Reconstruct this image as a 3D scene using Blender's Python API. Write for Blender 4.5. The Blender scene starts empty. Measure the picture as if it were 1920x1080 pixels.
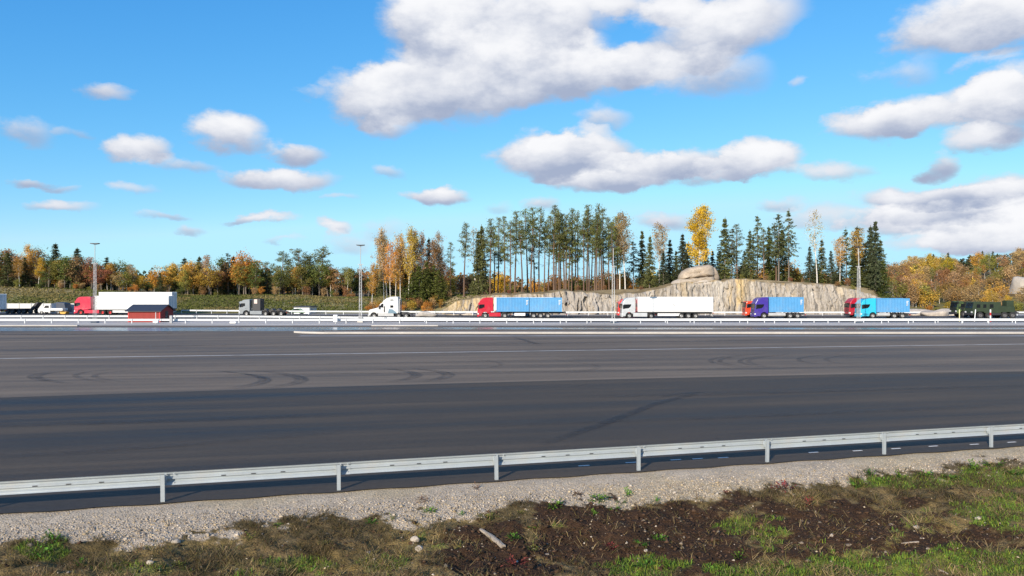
import bpy, math, random
import numpy as np
from mathutils import Vector, Matrix

# ---------------------------------------------------------------- camera, sky, sun, exposure
SC = bpy.context.scene
COL = SC.collection
F, H, YH = 1440.0, 5.1, 545.0          # focal length and horizon row in photo pixels, eye height above the yard
cam_d = bpy.data.cameras.new('camera')
cam_d.sensor_width = 36.0
cam_d.lens = 36.0 * F / 1920.0
cam_d.shift_y = 5.0 / 1920.0
cam_d.clip_start, cam_d.clip_end = 0.1, 20000.0
cam = bpy.data.objects.new('camera', cam_d)
cam.location = (0, 0, H)
cam.rotation_euler = (math.radians(90), 0, 0)
COL.objects.link(cam)
SC.camera = cam

SUN_EL = 21.0
SUN_TO = Vector((0.46, 0.888, 0)).normalized()        # light travels this way over the ground
sun_d = bpy.data.lights.new('sun', 'SUN')
sun_d.energy = 5.0
sun_d.angle = math.radians(0.53)
sun_d.color = (1.0, 0.885, 0.74)
sun = bpy.data.objects.new('sun', sun_d)
dirv = Vector((SUN_TO.x * math.cos(math.radians(SUN_EL)), SUN_TO.y * math.cos(math.radians(SUN_EL)), -math.sin(math.radians(SUN_EL))))
sun.rotation_euler = dirv.to_track_quat('-Z', 'Y').to_euler()
sun.location = (-60, -100, 60)
COL.objects.link(sun)

SC.view_settings.view_transform = 'Standard'
SC.view_settings.look = 'None'
SC.view_settings.gamma = 1.0
SC.view_settings.use_curve_mapping = False
SC.view_settings.exposure = 0.34
SC.render.engine = 'CYCLES'
SC.cycles.use_denoising = True
SC.cycles.max_bounces = 6
SC.cycles.diffuse_bounces = 3
SC.cycles.transparent_max_bounces = 8

# clouds of the photograph as directions in the sky: (photo x, photo y, half width, half height, strength)
CLOUDS = [
    (725, 175, 125, 52, .9), (850, 150, 170, 75, .9), (965, 125, 170, 78, .8), (1085, 128, 120, 58, .7), (800, 30, 115, 75, .75), (925, 45, 170, 80, .8),
    (1050, 20, 130, 52, .75), (1180, 120, 110, 36, .6), (1300, 55, 120, 62, .65), (1415, 30, 110, 52, .7),
    (1330, 135, 130, 44, .6), (1230, 12, 120, 26, .6), (735, 232, 55, 24, .55), (1020, 150, 110, 50, .4),
    (1010, 292, 105, 46, 1.), (1100, 278, 100, 42, 1.), (1180, 312, 95, 36, .9), (1120, 338, 130, 22, .8),
    (1290, 302, 85, 25, .7), (1425, 300, 88, 42, 1.1), (1350, 322, 95, 24, .7), (1565, 325, 90, 18, .55),
    (1130, 216, 72, 24, .5), (575, 174, 34, 14, .36), (1500, 155, 34, 13, .38),
    (1790, 45, 150, 56, .9), (1890, 30, 110, 70, .8), (1690, 140, 85, 30, .42), (1860, 116, 70, 16, .45),
    (1630, 236, 95, 32, .75), (1700, 215, 75, 36, .75), (1815, 200, 95, 42, .75), (1890, 190, 90, 62, .85), (1850, 262, 90, 22, .6),
    (1755, 306, 46, 26, .72), (1750, 365, 165, 26, .9), (1885, 352, 130, 34, .9), (1800, 398, 200, 26, .9), (1890, 440, 190, 40, .95),
    (1690, 425, 110, 26, .7), (1790, 462, 150, 22, .6), (1450, 385, 70, 14, .5), (1555, 410, 170, 26, .48), (1240, 412, 72, 22, .62), (1015, 380, 36, 16, .55),
    (255, 276, 66, 30, .85), (425, 250, 88, 34, .85), (555, 282, 62, 23, .75), (525, 331, 112, 25, .95), (345, 306, 80, 18, .5),
    (215, 161, 62, 20, .5), (40, 236, 78, 28, .5), (145, 245, 46, 12, .38), (75, 337, 46, 10, .5), (125, 350, 32, 8, .4), (115, 386, 78, 12, .55),
    (245, 356, 52, 14, .48), (295, 402, 78, 10, .55), (355, 428, 38, 11, .48), (500, 411, 78, 9, .62), (525, 450, 45, 7, .45),
    (627, 428, 40, 13, .65), (813, 368, 68, 18, .9), (730, 318, 44, 11, .42), (655, 460, 60, 26, .42), (725, 432, 50, 22, .36), (650, 368, 30, 8, .35), (930, 386, 44, 14, .35),
]

def build_world():
    w = bpy.data.worlds.new('World')
    SC.world = w
    w.use_nodes = True
    nt = w.node_tree
    nt.nodes.clear()
    L = nt.links.new
    def N(t, **kw):
        n = nt.nodes.new(t)
        for k, v in kw.items():
            setattr(n, k, v)
        return n
    def M(op, a, b=None, c=None, clamp=False):
        n = N('ShaderNodeMath', operation=op, use_clamp=clamp)
        for i, v in enumerate((a, b, c)):
            if v is None: continue
            if isinstance(v, (int, float)): n.inputs[i].default_value = v
            else: L(v, n.inputs[i])
        return n.outputs[0]
    def V(op, a, b=None, c=None):
        n = N('ShaderNodeVectorMath', operation=op)
        for i, v in enumerate((a, b, c)):
            if v is None: continue
            if isinstance(v, tuple): n.inputs[i].default_value = v
            else: L(v, n.inputs[i])
        return n.outputs['Value'] if op == 'DOT_PRODUCT' else n.outputs[0]
    def ramp(x, lo, hi, a=0.0, b=1.0, kind='SMOOTHSTEP'):
        n = N('ShaderNodeMapRange', interpolation_type=kind)
        L(x, n.inputs[0])
        for i, v in zip((1, 2, 3, 4), (lo, hi, a, b)): n.inputs[i].default_value = v
        return n.outputs[0]
    def mix(f, a, b):
        n = N('ShaderNodeMix', data_type='RGBA')
        L(f, n.inputs[0])
        for i, v in ((6, a), (7, b)):
            if isinstance(v, tuple): n.inputs[i].default_value = v
            else: L(v, n.inputs[i])
        return n.outputs[2]
    tc = N('ShaderNodeTexCoord')
    sp = N('ShaderNodeSeparateXYZ'); L(tc.outputs['Generated'], sp.inputs[0])
    az = M('ARCTAN2', sp.outputs[0], sp.outputs[1])
    el = M('ARCSINE', sp.outputs[2])
    # two layers of turbulence: billows and fine wisps
    pos = N('ShaderNodeCombineXYZ'); L(az, pos.inputs[0]); L(M('MULTIPLY', el, 1.7), pos.inputs[1])
    n1 = N('ShaderNodeTexNoise'); n1.inputs['Scale'].default_value = 9.0; n1.inputs['Detail'].default_value = 7.0
    n1.inputs['Roughness'].default_value = 0.60
    L(pos.outputs[0], n1.inputs['Vector'])
    warp = V('SUBTRACT', n1.outputs['Color'], (.5, .5, .5))
    warp = V('MULTIPLY', warp, (0.10, 0.062, 0))
    base = N('ShaderNodeCombineXYZ'); L(az, base.inputs[0]); L(el, base.inputs[1])
    q = V('ADD', base.outputs[0], warp)
    acc = None
    for (px, py, rx, ry, a) in CLOUDS:
        caz = math.atan((px - 960) / F)
        cel = math.atan((YH - py) / F * math.cos(caz))
        ra = rx / F * math.cos(caz) ** 2 * 1.12
        re = ry / F * math.cos(caz) * 1.15
        d = V('MULTIPLY_ADD', q, (1 / ra, 1 / re, 0), (-caz / ra, -cel / re, 0))
        dd = V('DOT_PRODUCT', d, d)
        wgt = M('SUBTRACT', 1.0, dd, clamp=True)
        acc = V('MULTIPLY_ADD', wgt, (a, a * cel, a * re), acc if acc is not None else (1e-5, 0, 1e-6))
    # the same broken cumulus goes on round the rest of the sky
    n2 = N('ShaderNodeTexNoise'); n2.inputs['Scale'].default_value = 3.2; n2.inputs['Detail'].default_value = 6.0
    pl = V('ADD', pos.outputs[0], (7.3, 2.1, 0)); L(pl, n2.inputs['Vector'])
    outside = M('MAXIMUM', ramp(M('ABSOLUTE', az), .66, .80), ramp(el, .42, .50))
    above = ramp(el, .0, .06)
    gen = M('MULTIPLY', M('MULTIPLY', ramp(n2.outputs['Fac'], .50, .72), outside), above)
    sa = N('ShaderNodeSeparateXYZ'); L(acc, sa.inputs[0])
    dens = M('ADD', sa.outputs[0], gen)
    inv = M('DIVIDE', 1.0, sa.outputs[0])
    cmean = M('MULTIPLY', sa.outputs[1], inv)
    rmean = M('MULTIPLY', sa.outputs[2], inv)
    s = M('DIVIDE', M('SUBTRACT', el, cmean), rmean)
    nf = M('SUBTRACT', n1.outputs['Fac'], .5)
    dens2 = M('MULTIPLY_ADD', nf, .85, dens)
    present = ramp(dens, .02, .12)
    alpha = M('MULTIPLY', ramp(dens2, .09, .68), present)
    s2 = M('MULTIPLY_ADD', nf, 2.6, s)
    thick = ramp(dens2, .35, 1.2)
    lit = M('MULTIPLY_ADD', thick, -.10, ramp(s2, -.95, .50))
    lit = M('MAXIMUM', lit, 0.0)
    sky = N('ShaderNodeTexSky', sky_type='NISHITA', sun_disc=False)
    sky.sun_elevation = math.radians(SUN_EL)
    sky.sun_rotation = math.atan2(-SUN_TO.x, -SUN_TO.y)
    sky.altitude = 60; sky.air_density = 1.0; sky.dust_density = 0.0; sky.ozone_density = 3.0
    hs = N('ShaderNodeHueSaturation'); hs.inputs['Saturation'].default_value = 1.0; hs.inputs['Value'].default_value = 1.0
    L(sky.outputs[0], hs.inputs['Color'])
    tint = V('MULTIPLY', hs.outputs[0], (0.74, 1.0, 1.26))
    sr = N('ShaderNodeSeparateColor'); L(tint, sr.inputs[0]); cc = N('ShaderNodeCombineColor')
    for i, (hz, e) in enumerate(((3.2, 1.38), (6.0, .84), (7.6, .5))):      # the photograph's deeper zenith blue
        L(M('MULTIPLY', M('POWER', M('MINIMUM', M('DIVIDE', sr.outputs[i], hz), 1.12), e), hz), cc.inputs[i])
    tint = cc.outputs[0]
    lit = M('MULTIPLY', lit, ramp(dens, .25, .95, .5, 1.0))
    cl = mix(lit, CLOUD_DARK, CLOUD_LIT)
    fin = mix(alpha, tint, cl)
    bg = N('ShaderNodeBackground'); L(fin, bg.inputs[0]); bg.inputs[1].default_value = SKY_STRENGTH
    out = N('ShaderNodeOutputWorld'); L(bg.outputs[0], out.inputs[0])
    try:
        w.cycles.sampling_method = 'MANUAL'; w.cycles.sample_map_resolution = 512
    except Exception:
        pass

SKY_STRENGTH = 0.105
CLOUD_DARK = (2.9, 3.4, 4.6, 1)
CLOUD_LIT = (7.6, 7.6, 7.7, 1)
build_world()

# ---------------------------------------------------------------- helpers
random.seed(4)
RNG = np.random.default_rng(11)

def PX(px, Y): return (px - 960.0) / F * Y
def ZY(py, Y): return H + (YH - py) / F * Y
def P(px, py, z=0.0):
    Y = (H - z) * F / (py - YH)
    return Vector((PX(px, Y), Y, z))

def vnoise(x, y, seed=0):
    x = np.asarray(x, float); y = np.asarray(y, float)
    xi = np.floor(x).astype(np.int64); yi = np.floor(y).astype(np.int64)
    fx = x - xi; fy = y - yi
    fx = fx * fx * (3 - 2 * fx); fy = fy * fy * (3 - 2 * fy)
    def h(a, b):
        n = (a * 374761393 + b * 668265263 + seed * 1442695041) & 0x7fffffff
        n = ((n ^ (n >> 13)) * 1274126177) & 0x7fffffff
        return ((n ^ (n >> 16)) & 0xffff) / 65535.0
    return (h(xi, yi) * (1 - fx) + h(xi + 1, yi) * fx) * (1 - fy) + (h(xi, yi + 1) * (1 - fx) + h(xi + 1, yi + 1) * fx) * fy

def fbm(x, y, octv=4, seed=0):
    s = 0; a = .5; t = 0
    for o in range(octv):
        s = s + a * vnoise(x, y, seed + o * 17); t += a
        x = x * 2.03 + 5.1; y = y * 2.03 + 1.7; a *= .5
    return s / t

def sstep(a, b, x):
    t = np.clip((np.asarray(x, float) - a) / (b - a), 0, 1)
    return t * t * (3 - 2 * t)

def tag(o, label=None, cat=None, group=None, kind=None):
    if label: o['label'] = label
    if cat: o['category'] = cat
    if group: o['group'] = group
    if kind: o['kind'] = kind
    return o

def empty(name, loc=(0, 0, 0), rz=0.0):
    o = bpy.data.objects.new(name, None)
    o.empty_display_size = 0.3
    o.location = loc; o.rotation_euler = (0, 0, rz)
    COL.objects.link(o)
    return o

def link(name, me, parent=None, loc=None):
    o = bpy.data.objects.new(name, me)
    COL.objects.link(o)
    if parent is not None: o.parent = parent
    if loc is not None: o.location = loc
    return o

def copy_tree(o, parent=None):
    c = o.copy(); COL.objects.link(c); c.parent = parent
    for ch in list(o.children):
        copy_tree(ch, c)
    return c

class MB:
    """collects shapes for one mesh"""
    def __init__(s): s.v = []; s.f = []
    def add(s, vs, fs):
        b = len(s.v); s.v += [tuple(p) for p in vs]; s.f += [tuple(i + b for i in f) for f in fs]; return s
    def box(s, x0, x1, y0, y1, z0, z1):
        return s.add([(x0, y0, z0), (x1, y0, z0), (x1, y1, z0), (x0, y1, z0), (x0, y0, z1), (x1, y0, z1), (x1, y1, z1), (x0, y1, z1)],
                     [(0, 3, 2, 1), (4, 5, 6, 7), (0, 1, 5, 4), (1, 2, 6, 5), (2, 3, 7, 6), (3, 0, 4, 7)])
    def prism(s, prof, y0, y1, inset=0.0):
        """profile in x,z pushed along y"""
        n = len(prof)
        cx = sum(p[0] for p in prof) / n; cz = sum(p[1] for p in prof) / n
        vs = [(p[0], y0, p[1]) for p in prof] + [(p[0], y1, p[1]) for p in prof]
        fs = [tuple(range(n)), tuple(range(2 * n - 1, n - 1, -1))]
        fs += [(i, i + n, (i + 1) % n + n, (i + 1) % n) for i in range(n)]
        return s.add(vs, fs)
    def prism_x(s, prof, x0, x1):
        """profile in y,z pushed along x"""
        n = len(prof)
        vs = [(x0, p[0], p[1]) for p in prof] + [(x1, p[0], p[1]) for p in prof]
        fs = [tuple(range(n - 1, -1, -1)), tuple(range(n, 2 * n))]
        fs += [(i, (i + 1) % n, (i + 1) % n + n, i + n) for i in range(n)]
        return s.add(vs, fs)
    def tube(s, p0, p1, r0, r1=None, n=6, caps=True):
        r1 = r0 if r1 is None else r1
        p0 = Vector(p0); p1 = Vector(p1); d = (p1 - p0)
        if d.length < 1e-6: return s
        d.normalize()
        u = d.orthogonal().normalized(); w = d.cross(u)
        vs = []
        for p, r in ((p0, r0), (p1, r1)):
            for i in range(n):
                a = 2 * math.pi * i / n
                vs.append(p + u * (r * math.cos(a)) + w * (r * math.sin(a)))
        fs = [(i, (i + 1) % n, (i + 1) % n + n, i + n) for i in range(n)]
        if caps: fs += [tuple(range(n - 1, -1, -1)), tuple(range(n, 2 * n))]
        return s.add(vs, fs)
    def lathe_y(s, prof, cx, cz, n=20):
        """profile of (radius, y) turned about the y axis through cx, cz"""
        m = len(prof); vs = []
        for i in range(n):
            a = 2 * math.pi * i / n
            for (r, y) in prof: vs.append((cx + r * math.cos(a), y, cz + r * math.sin(a)))
        fs = []
        for i in range(n):
            j = (i + 1) % n
            for k in range(m - 1): fs.append((i * m + k, i * m + k + 1, j * m + k + 1, j * m + k))
        return s.add(vs, fs)
    def mesh(s, name, mat=None, smooth=False):
        me = bpy.data.meshes.new(name)
        me.from_pydata(s.v, [], s.f)
        if mat: me.materials.append(mat)
        me.update()
        if smooth: me.polygons.foreach_set('use_smooth', [True] * len(me.polygons))
        return me
    def build(s, name, mat=None, parent=None, smooth=False, bevel=0.0, loc=None):
        import bmesh
        me = s.mesh(name, mat, smooth)
        bm = bmesh.new(); bm.from_mesh(me); bmesh.ops.recalc_face_normals(bm, faces=bm.faces); bm.to_mesh(me); bm.free()
        o = link(name, me, parent, loc)
        if bevel:
            b = o.modifiers.new('bevel', 'BEVEL'); b.width = bevel; b.segments = 2; b.limit_method = 'ANGLE'; b.angle_limit = math.radians(35)
        return o

def np_mesh(name, verts, faces, mat=None, colors=None, smooth=False, attr='col'):
    """verts (n,3); faces (m,k) with one k"""
    verts = np.asarray(verts, np.float32); faces = np.asarray(faces, np.int32)
    me = bpy.data.meshes.new(name)
    k = faces.shape[1]
    me.vertices.add(len(verts)); me.vertices.foreach_set('co', verts.ravel())
    me.loops.add(faces.size); me.loops.foreach_set('vertex_index', faces.ravel())
    me.polygons.add(len(faces))
    me.polygons.foreach_set('loop_start', np.arange(0, faces.size, k, dtype=np.int32))
    me.polygons.foreach_set('loop_total', np.full(len(faces), k, np.int32))
    if smooth: me.polygons.foreach_set('use_smooth', np.ones(len(faces), bool))
    me.update(calc_edges=True)
    if colors is not None:
        c = np.ones((len(verts), 4), np.float32); c[:, :3] = colors
        a = me.color_attributes.new(attr, 'FLOAT_COLOR', 'POINT'); a.data.foreach_set('color', c.ravel())
    if mat: me.materials.append(mat)
    return me

def grid_faces(nu, nv):
    i = np.arange(nu - 1)[:, None] * nv + np.arange(nv - 1)[None, :]
    i = i.ravel()
    return np.stack([i, i + nv, i + nv + 1, i + 1], 1)

# ---------------------------------------------------------------- materials
MATS = {}
def material(name, color=(.5, .5, .5), rough=.6, metal=0.0, vary=0.12, scale=3.0, stretch=(1, 1, 1), bump=0.0, bump_scale=40.0,
             attr=None, hue_rand=0.0, val_rand=0.0, trans=0.0, coat=0.0, dirt=None, spec=0.5, fine=0.0, fine_scale=60.0, rough_vary=0.0, coords='Object'):
    m = bpy.data.materials.new(name); m.use_nodes = True
    nt = m.node_tree; nt.nodes.clear(); L = nt.links.new
    N = nt.nodes.new
    out = N('ShaderNodeOutputMaterial'); bs = N('ShaderNodeBsdfPrincipled')
    bs.inputs['Roughness'].default_value = rough; bs.inputs['Metallic'].default_value = metal
    bs.inputs['Coat Weight'].default_value = coat; bs.inputs['Specular IOR Level'].default_value = spec
    tc = N('ShaderNodeTexCoord'); mp = N('ShaderNodeMapping'); mp.inputs['Scale'].default_value = stretch
    L(tc.outputs[coords], mp.inputs[0])
    if attr:
        at = N('ShaderNodeAttribute'); at.attribute_name = attr; c = at.outputs['Color']
        if attr == 'shade':                      # per-leaf variation round the kind's colour
            mx = N('ShaderNodeMix'); mx.data_type = 'RGBA'; mx.blend_type = 'MULTIPLY'; mx.inputs[0].default_value = 1
            mx.inputs[6].default_value = (*color, 1); L(c, mx.inputs[7]); c = mx.outputs[2]
    else:
        rgb = N('ShaderNodeRGB'); rgb.outputs[0].default_value = (*color, 1); c = rgb.outputs[0]
    def modulate(c, amount, sc, detail=5.0, rgh=.6):
        nz = N('ShaderNodeTexNoise'); nz.inputs['Scale'].default_value = sc; nz.inputs['Detail'].default_value = detail; nz.inputs['Roughness'].default_value = rgh
        L(mp.outputs[0], nz.inputs['Vector'])
        mr = N('ShaderNodeMapRange'); mr.inputs[1].default_value = .25; mr.inputs[2].default_value = .75
        mr.inputs[3].default_value = 1 - amount; mr.inputs[4].default_value = 1 + amount
        L(nz.outputs['Fac'], mr.inputs[0])
        vm = N('ShaderNodeVectorMath'); vm.operation = 'SCALE'; L(c, vm.inputs[0]); L(mr.outputs[0], vm.inputs['Scale'])
        return vm.outputs[0], nz
    nz = None
    if vary: c, nz = modulate(c, vary, scale)
    if fine: c, _ = modulate(c, fine, fine_scale, 3.0, .7)
    if dirt:                                     # (colour, strength, scale): blotches of grime
        n2 = N('ShaderNodeTexNoise'); n2.inputs['Scale'].default_value = dirt[2]; n2.inputs['Detail'].default_value = 6
        L(mp.outputs[0], n2.inputs['Vector'])
        mr = N('ShaderNodeMapRange'); mr.inputs[1].default_value = .5; mr.inputs[2].default_value = .72; mr.inputs[4].default_value = dirt[1]
        L(n2.outputs['Fac'], mr.inputs[0])
        mx = N('ShaderNodeMix'); mx.data_type = 'RGBA'; L(mr.outputs[0], mx.inputs[0]); L(c, mx.inputs[6]); mx.inputs[7].default_value = (*dirt[0], 1)
        c = mx.outputs[2]
    if hue_rand or val_rand:
        oi = N('ShaderNodeObjectInfo'); hs = N('ShaderNodeHueSaturation')
        a = N('ShaderNodeMapRange'); a.inputs[3].default_value = .5 - hue_rand; a.inputs[4].default_value = .5 + hue_rand
        L(oi.outputs['Random'], a.inputs[0]); L(a.outputs[0], hs.inputs['Hue'])
        fr = N('ShaderNodeMath'); fr.operation = 'MULTIPLY'; fr.inputs[1].default_value = 7.31; L(oi.outputs['Random'], fr.inputs[0])
        f2 = N('ShaderNodeMath'); f2.operation = 'FRACT'; L(fr.outputs[0], f2.inputs[0])
        b = N('ShaderNodeMapRange'); b.inputs[3].default_value = 1 - val_rand; b.inputs[4].default_value = 1 + val_rand
        L(f2.outputs[0], b.inputs[0]); L(b.outputs[0], hs.inputs['Value'])
        L(c, hs.inputs['Color']); c = hs.outputs[0]
    L(c, bs.inputs['Base Color'])
    if rough_vary and nz:
        mr = N('ShaderNodeMapRange'); mr.inputs[1].default_value = .3; mr.inputs[2].default_value = .7
        mr.inputs[3].default_value = max(.02, rough - rough_vary); mr.inputs[4].default_value = min(1, rough + rough_vary)
        L(nz.outputs['Fac'], mr.inputs[0]); L(mr.outputs[0], bs.inputs['Roughness'])
    if bump:
        n3 = N('ShaderNodeTexNoise'); n3.inputs['Scale'].default_value = bump_scale; n3.inputs['Detail'].default_value = 6
        L(mp.outputs[0], n3.inputs['Vector'])
        bp = N('ShaderNodeBump'); bp.inputs['Strength'].default_value = bump; bp.inputs['Distance'].default_value = .05
        L(n3.outputs['Fac'], bp.inputs['Height']); L(bp.outputs[0], bs.inputs['Normal'])
    sh = bs.outputs[0]
    if trans:
        tr = N('ShaderNodeBsdfTranslucent'); L(c, tr.inputs[0])
        ms = N('ShaderNodeMixShader'); ms.inputs[0].default_value = trans; L(sh, ms.inputs[1]); L(tr.outputs[0], ms.inputs[2]); sh = ms.outputs[0]
    L(sh, out.inputs[0])
    MATS[name] = m
    return m

# ---------------------------------------------------------------- terrain
A0 = P(305, 941)                                      # foot of the first near post in view
RAIL_DIR = Vector((0.2163, 0.0582, 0)).normalized()
RAIL_NRM = Vector((RAIL_DIR.y, -RAIL_DIR.x, 0))       # towards the camera's side
STEP = 0.224 * A0.y                                   # post spacing

def near_d(X, Y): return (np.asarray(X) - A0.x) * RAIL_NRM.x + (np.asarray(Y) - A0.y) * RAIL_NRM.y

ROCK = [(815, 590), (832, 578), (850, 567), (875, 560), (900, 556), (930, 553), (955, 552), (1000, 551), (1050, 545), (1100, 546), (1150, 552), (1200, 549), (1250, 538),
        (1270, 530), (1345, 524), (1400, 522), (1420, 524), (1432, 530), (1500, 529), (1540, 531), (1560, 534), (1600, 541), (1640, 550), (1662, 560), (1690, 572), (1745, 591)]
ROCK_Y = 166.0
_bpx = np.array([-900, 0, 130, 200, 340, 700, 800, 830, 870, 930, 1000, 1100, 1150, 1200, 1250, 1300, 1400, 1500, 1560, 1640, 1690, 1750, 1850, 2000, 2900], float)
_bY0 = np.array([176, 176, 176, 176, 176, 174, 172, 174, 174, 171, 168, 168, 168, 168, 168, 168, 168, 168, 168, 168, 172, 180, 185, 185, 185], float)
_bY1 = np.array([214, 214, 214, 214, 214, 210, 195, 188, 184, 180, 176, 178, 184, 186, 182, 178, 176, 176, 178, 182, 240, 320, 330, 330, 330], float)
_bz = np.array([5.9, 5.85, 5.5, 5.0, 3.9, 3.4, 3.6, 3.7, 3.9, 4.2, 4.5, 5.0, 5.3, 5.6, 6.3, 7.2, 7.8, 7.0, 6.6, 5.4, 7.5, 11.0, 13.0, 16.0, 16.0], float)
_bs = np.array([.0, .0, .0, .0, .0, .0, .0, .0, .0, -.02, -.03, -.03, -.03, -.03, -.03, -.03, -.03, -.03, -.03, -.02, .0, .02, .02, .03, .03], float)

def ground_z(X, Y):
    X = np.asarray(X, float); Y = np.asarray(Y, float)
    d = near_d(X, Y)
    near = np.interp(d, [0, .5, 2.6, 4.5, 9.0, 17.0, 40.0], [-.03, -.06, -.34, -.42, -.25, 3.38, 3.4])
    near = near + sstep(1.5, 4, d) * (1 - sstep(8, 11, d)) * (fbm(X * .7, Y * .7, 4, 3) - .5) * .42
    px = 960 + F * X / np.maximum(Y, 60.0)
    y0 = np.interp(px, _bpx, _bY0); y1 = np.interp(px, _bpx, _bY1); zt = np.interp(px, _bpx, _bz); sl = np.interp(px, _bpx, _bs)
    t = np.clip((Y - y0) / (y1 - y0), 0, 1)
    t = t * t * (3 - 2 * t) * .6 + t * .4
    far = -.05 + t * (zt + .05) + np.clip(Y - y1, 0, 120) * sl
    far = far + sstep(0, 30, Y - y0) * (fbm(X * .06, Y * .06, 3, 9) - .5) * 1.1 + sstep(400, 900, Y) * 8
    return np.where(d > 0, near, far)

def gz(x, y): return float(ground_z(np.array([x]), np.array([y]))[0])

xs = np.unique(np.concatenate([np.linspace(-1600, -220, 40), np.linspace(-220, 260, 321), np.linspace(260, 1600, 40)]))
ys = np.unique(np.concatenate([np.linspace(-150, 0, 14), np.linspace(0, 30, 31), np.linspace(30, 110, 21), np.linspace(110, 165, 28), np.linspace(165, 260, 96), np.linspace(260, 480, 60), np.linspace(480, 2600, 40)]))
GX, GY = np.meshgrid(xs, ys, indexing='ij')
GZ = ground_z(GX, GY)
dd = near_d(GX, GY)
GZ = np.where((dd > -.5) & (dd < 13) & (np.abs(GX) < 40), GZ - .25, GZ)      # the finer verge sheet lies over it here
GZ = np.where((dd <= -.5) & (GY < 112), -.20, GZ)                            # under the yard's asphalt
n_a = fbm(GX * .05, GY * .05, 4, 21); n_b = fbm(GX * .3, GY * .3, 3, 5)
gpx = 960 + F * GX / np.maximum(GY, 60)
grass = np.stack([.115 + .10 * n_a, .115 + .045 * n_a, .030 + .02 * n_b], -1)
tan = np.stack([.30 + .1 * n_b, .235 + .07 * n_b, .13 + .04 * n_b], -1)
gravel = np.stack([.36 + .08 * n_b, .33 + .07 * n_b, .29 + .06 * n_b], -1)
floor_c = np.stack([.10 + .08 * n_b, .07 + .05 * n_b, .03 + .02 * n_b], -1)
green = np.stack([.07 + .03 * n_b, .10 + .04 * n_b, .022 + 0 * n_b], -1)
w = sstep(.48, .62, n_a + .25 * (n_b - .5))[..., None]
gc = grass * (1 - w) + (green * .55 + tan * .45) * w
wt = (sstep(200, 212, GY) * (1 - sstep(216, 222, GY)) * (1 - sstep(100, 200, gpx)))[..., None]
gc = gc * (1 - wt * .8) + tan * 1.2 * wt * .8
wr = (sstep(800, 860, gpx) * (1 - sstep(1660, 1720, gpx)) * sstep(160, 168, GY) * (1 - sstep(200, 230, GY)))[..., None]
gc = gc * (1 - wr) + tan * (.55 + .5 * n_a[..., None]) * wr
wg = ((1 - sstep(169, 173 + 5 * n_a, GY)) * (GY > 100))[..., None]
gc = gc * (1 - wg) + gravel * wg
wf = sstep(216, 232, GY)[..., None]
gc = gc * (1 - wf) + floor_c * wf
gc = np.where((dd > 0)[..., None], np.stack([.13 + .08 * n_b, .11 + .05 * n_b, .04 + .03 * n_b], -1), gc)
M_GROUND = material('ground_mat', attr='col', rough=.95, vary=.22, scale=.6, fine=.3, fine_scale=4.0, bump=.6, bump_scale=2.0, spec=.15)
g = link('ground', np_mesh('ground', np.stack([GX, GY, GZ], -1).reshape(-1, 3), grid_faces(len(xs), len(ys)), M_GROUND, gc.reshape(-1, 3), True))
tag(g, 'grass banks and bare ground round the truck yard', kind='structure')

# near verge: gravel shoulder running down to soil and rough grass, one fine sheet
def verge_cover(X, Y):
    """weights of gravel, dark soil, green, straw at a place on the verge"""
    d = near_d(X, Y)
    n1 = fbm(X * .8, Y * .8, 4, 31); n2 = fbm(X * 2.7, Y * 2.7, 4, 77); n3 = fbm(X * .35, Y * .35, 3, 12)
    edge = 2.05 + (n1 - .5) * 2.4 + (n2 - .5) * 1.0
    grav = 1 - sstep(edge - .12, edge + .12, d + (fbm(X * 9, Y * 9, 3, 5) - .5) * .7)
    z = ground_z(X, Y)
    px = 960 + F * X / Y; py = YH + (H - z) * F / Y
    def ell(cx, cy, rx, ry): return 1 - sstep(.74, .98, np.sqrt(((px - cx) / rx) ** 2 + ((py - cy) / ry) ** 2) + (n1 - .5) * 1.0 + (n2 - .5) * 1.2)
    soil = np.maximum.reduce([ell(1190, 985, 130, 52), ell(1330, 1020, 110, 95), ell(1560, 1000, 260, 62), ell(1760, 1020, 170, 44), ell(930, 1040, 150, 60), ell(1080, 1000, 110, 70), ell(1180, 1050, 120, 40)])
    green = np.maximum.reduce([ell(1210, 1065, 85, 22), ell(1580, 1068, 110, 22), ell(1420, 1072, 110, 18), ell(1790, 1052, 120, 26), ell(1900, 1075, 90, 40), ell(1700, 1072, 60, 14), ell(1875, 896, 85, 22) * .75, ell(1730, 905, 90, 13) * .7,
                              ell(1630, 905, 40, 10), ell(1385, 985, 40, 26) * .7, ell(1440, 1005, 40, 30) * .6, ell(75, 1035, 45, 16), ell(100, 1010, 22, 9), ell(1880, 960, 80, 34) * .7, ell(560, 1060, 80, 14) * .6, ell(250, 1070, 90, 12) * .5, ell(720, 1060, 60, 14) * .5])
    green = np.maximum(green, sstep(.60, .72, n1 * .6 + n2 * .4) * sstep(2.2, 3.2, d) * .8 * (1 - soil))
    grav = grav * (1 - ell(1870, 892, 110, 30) * .9)
    return d, grav, soil, green, n1, n2, n3

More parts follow.
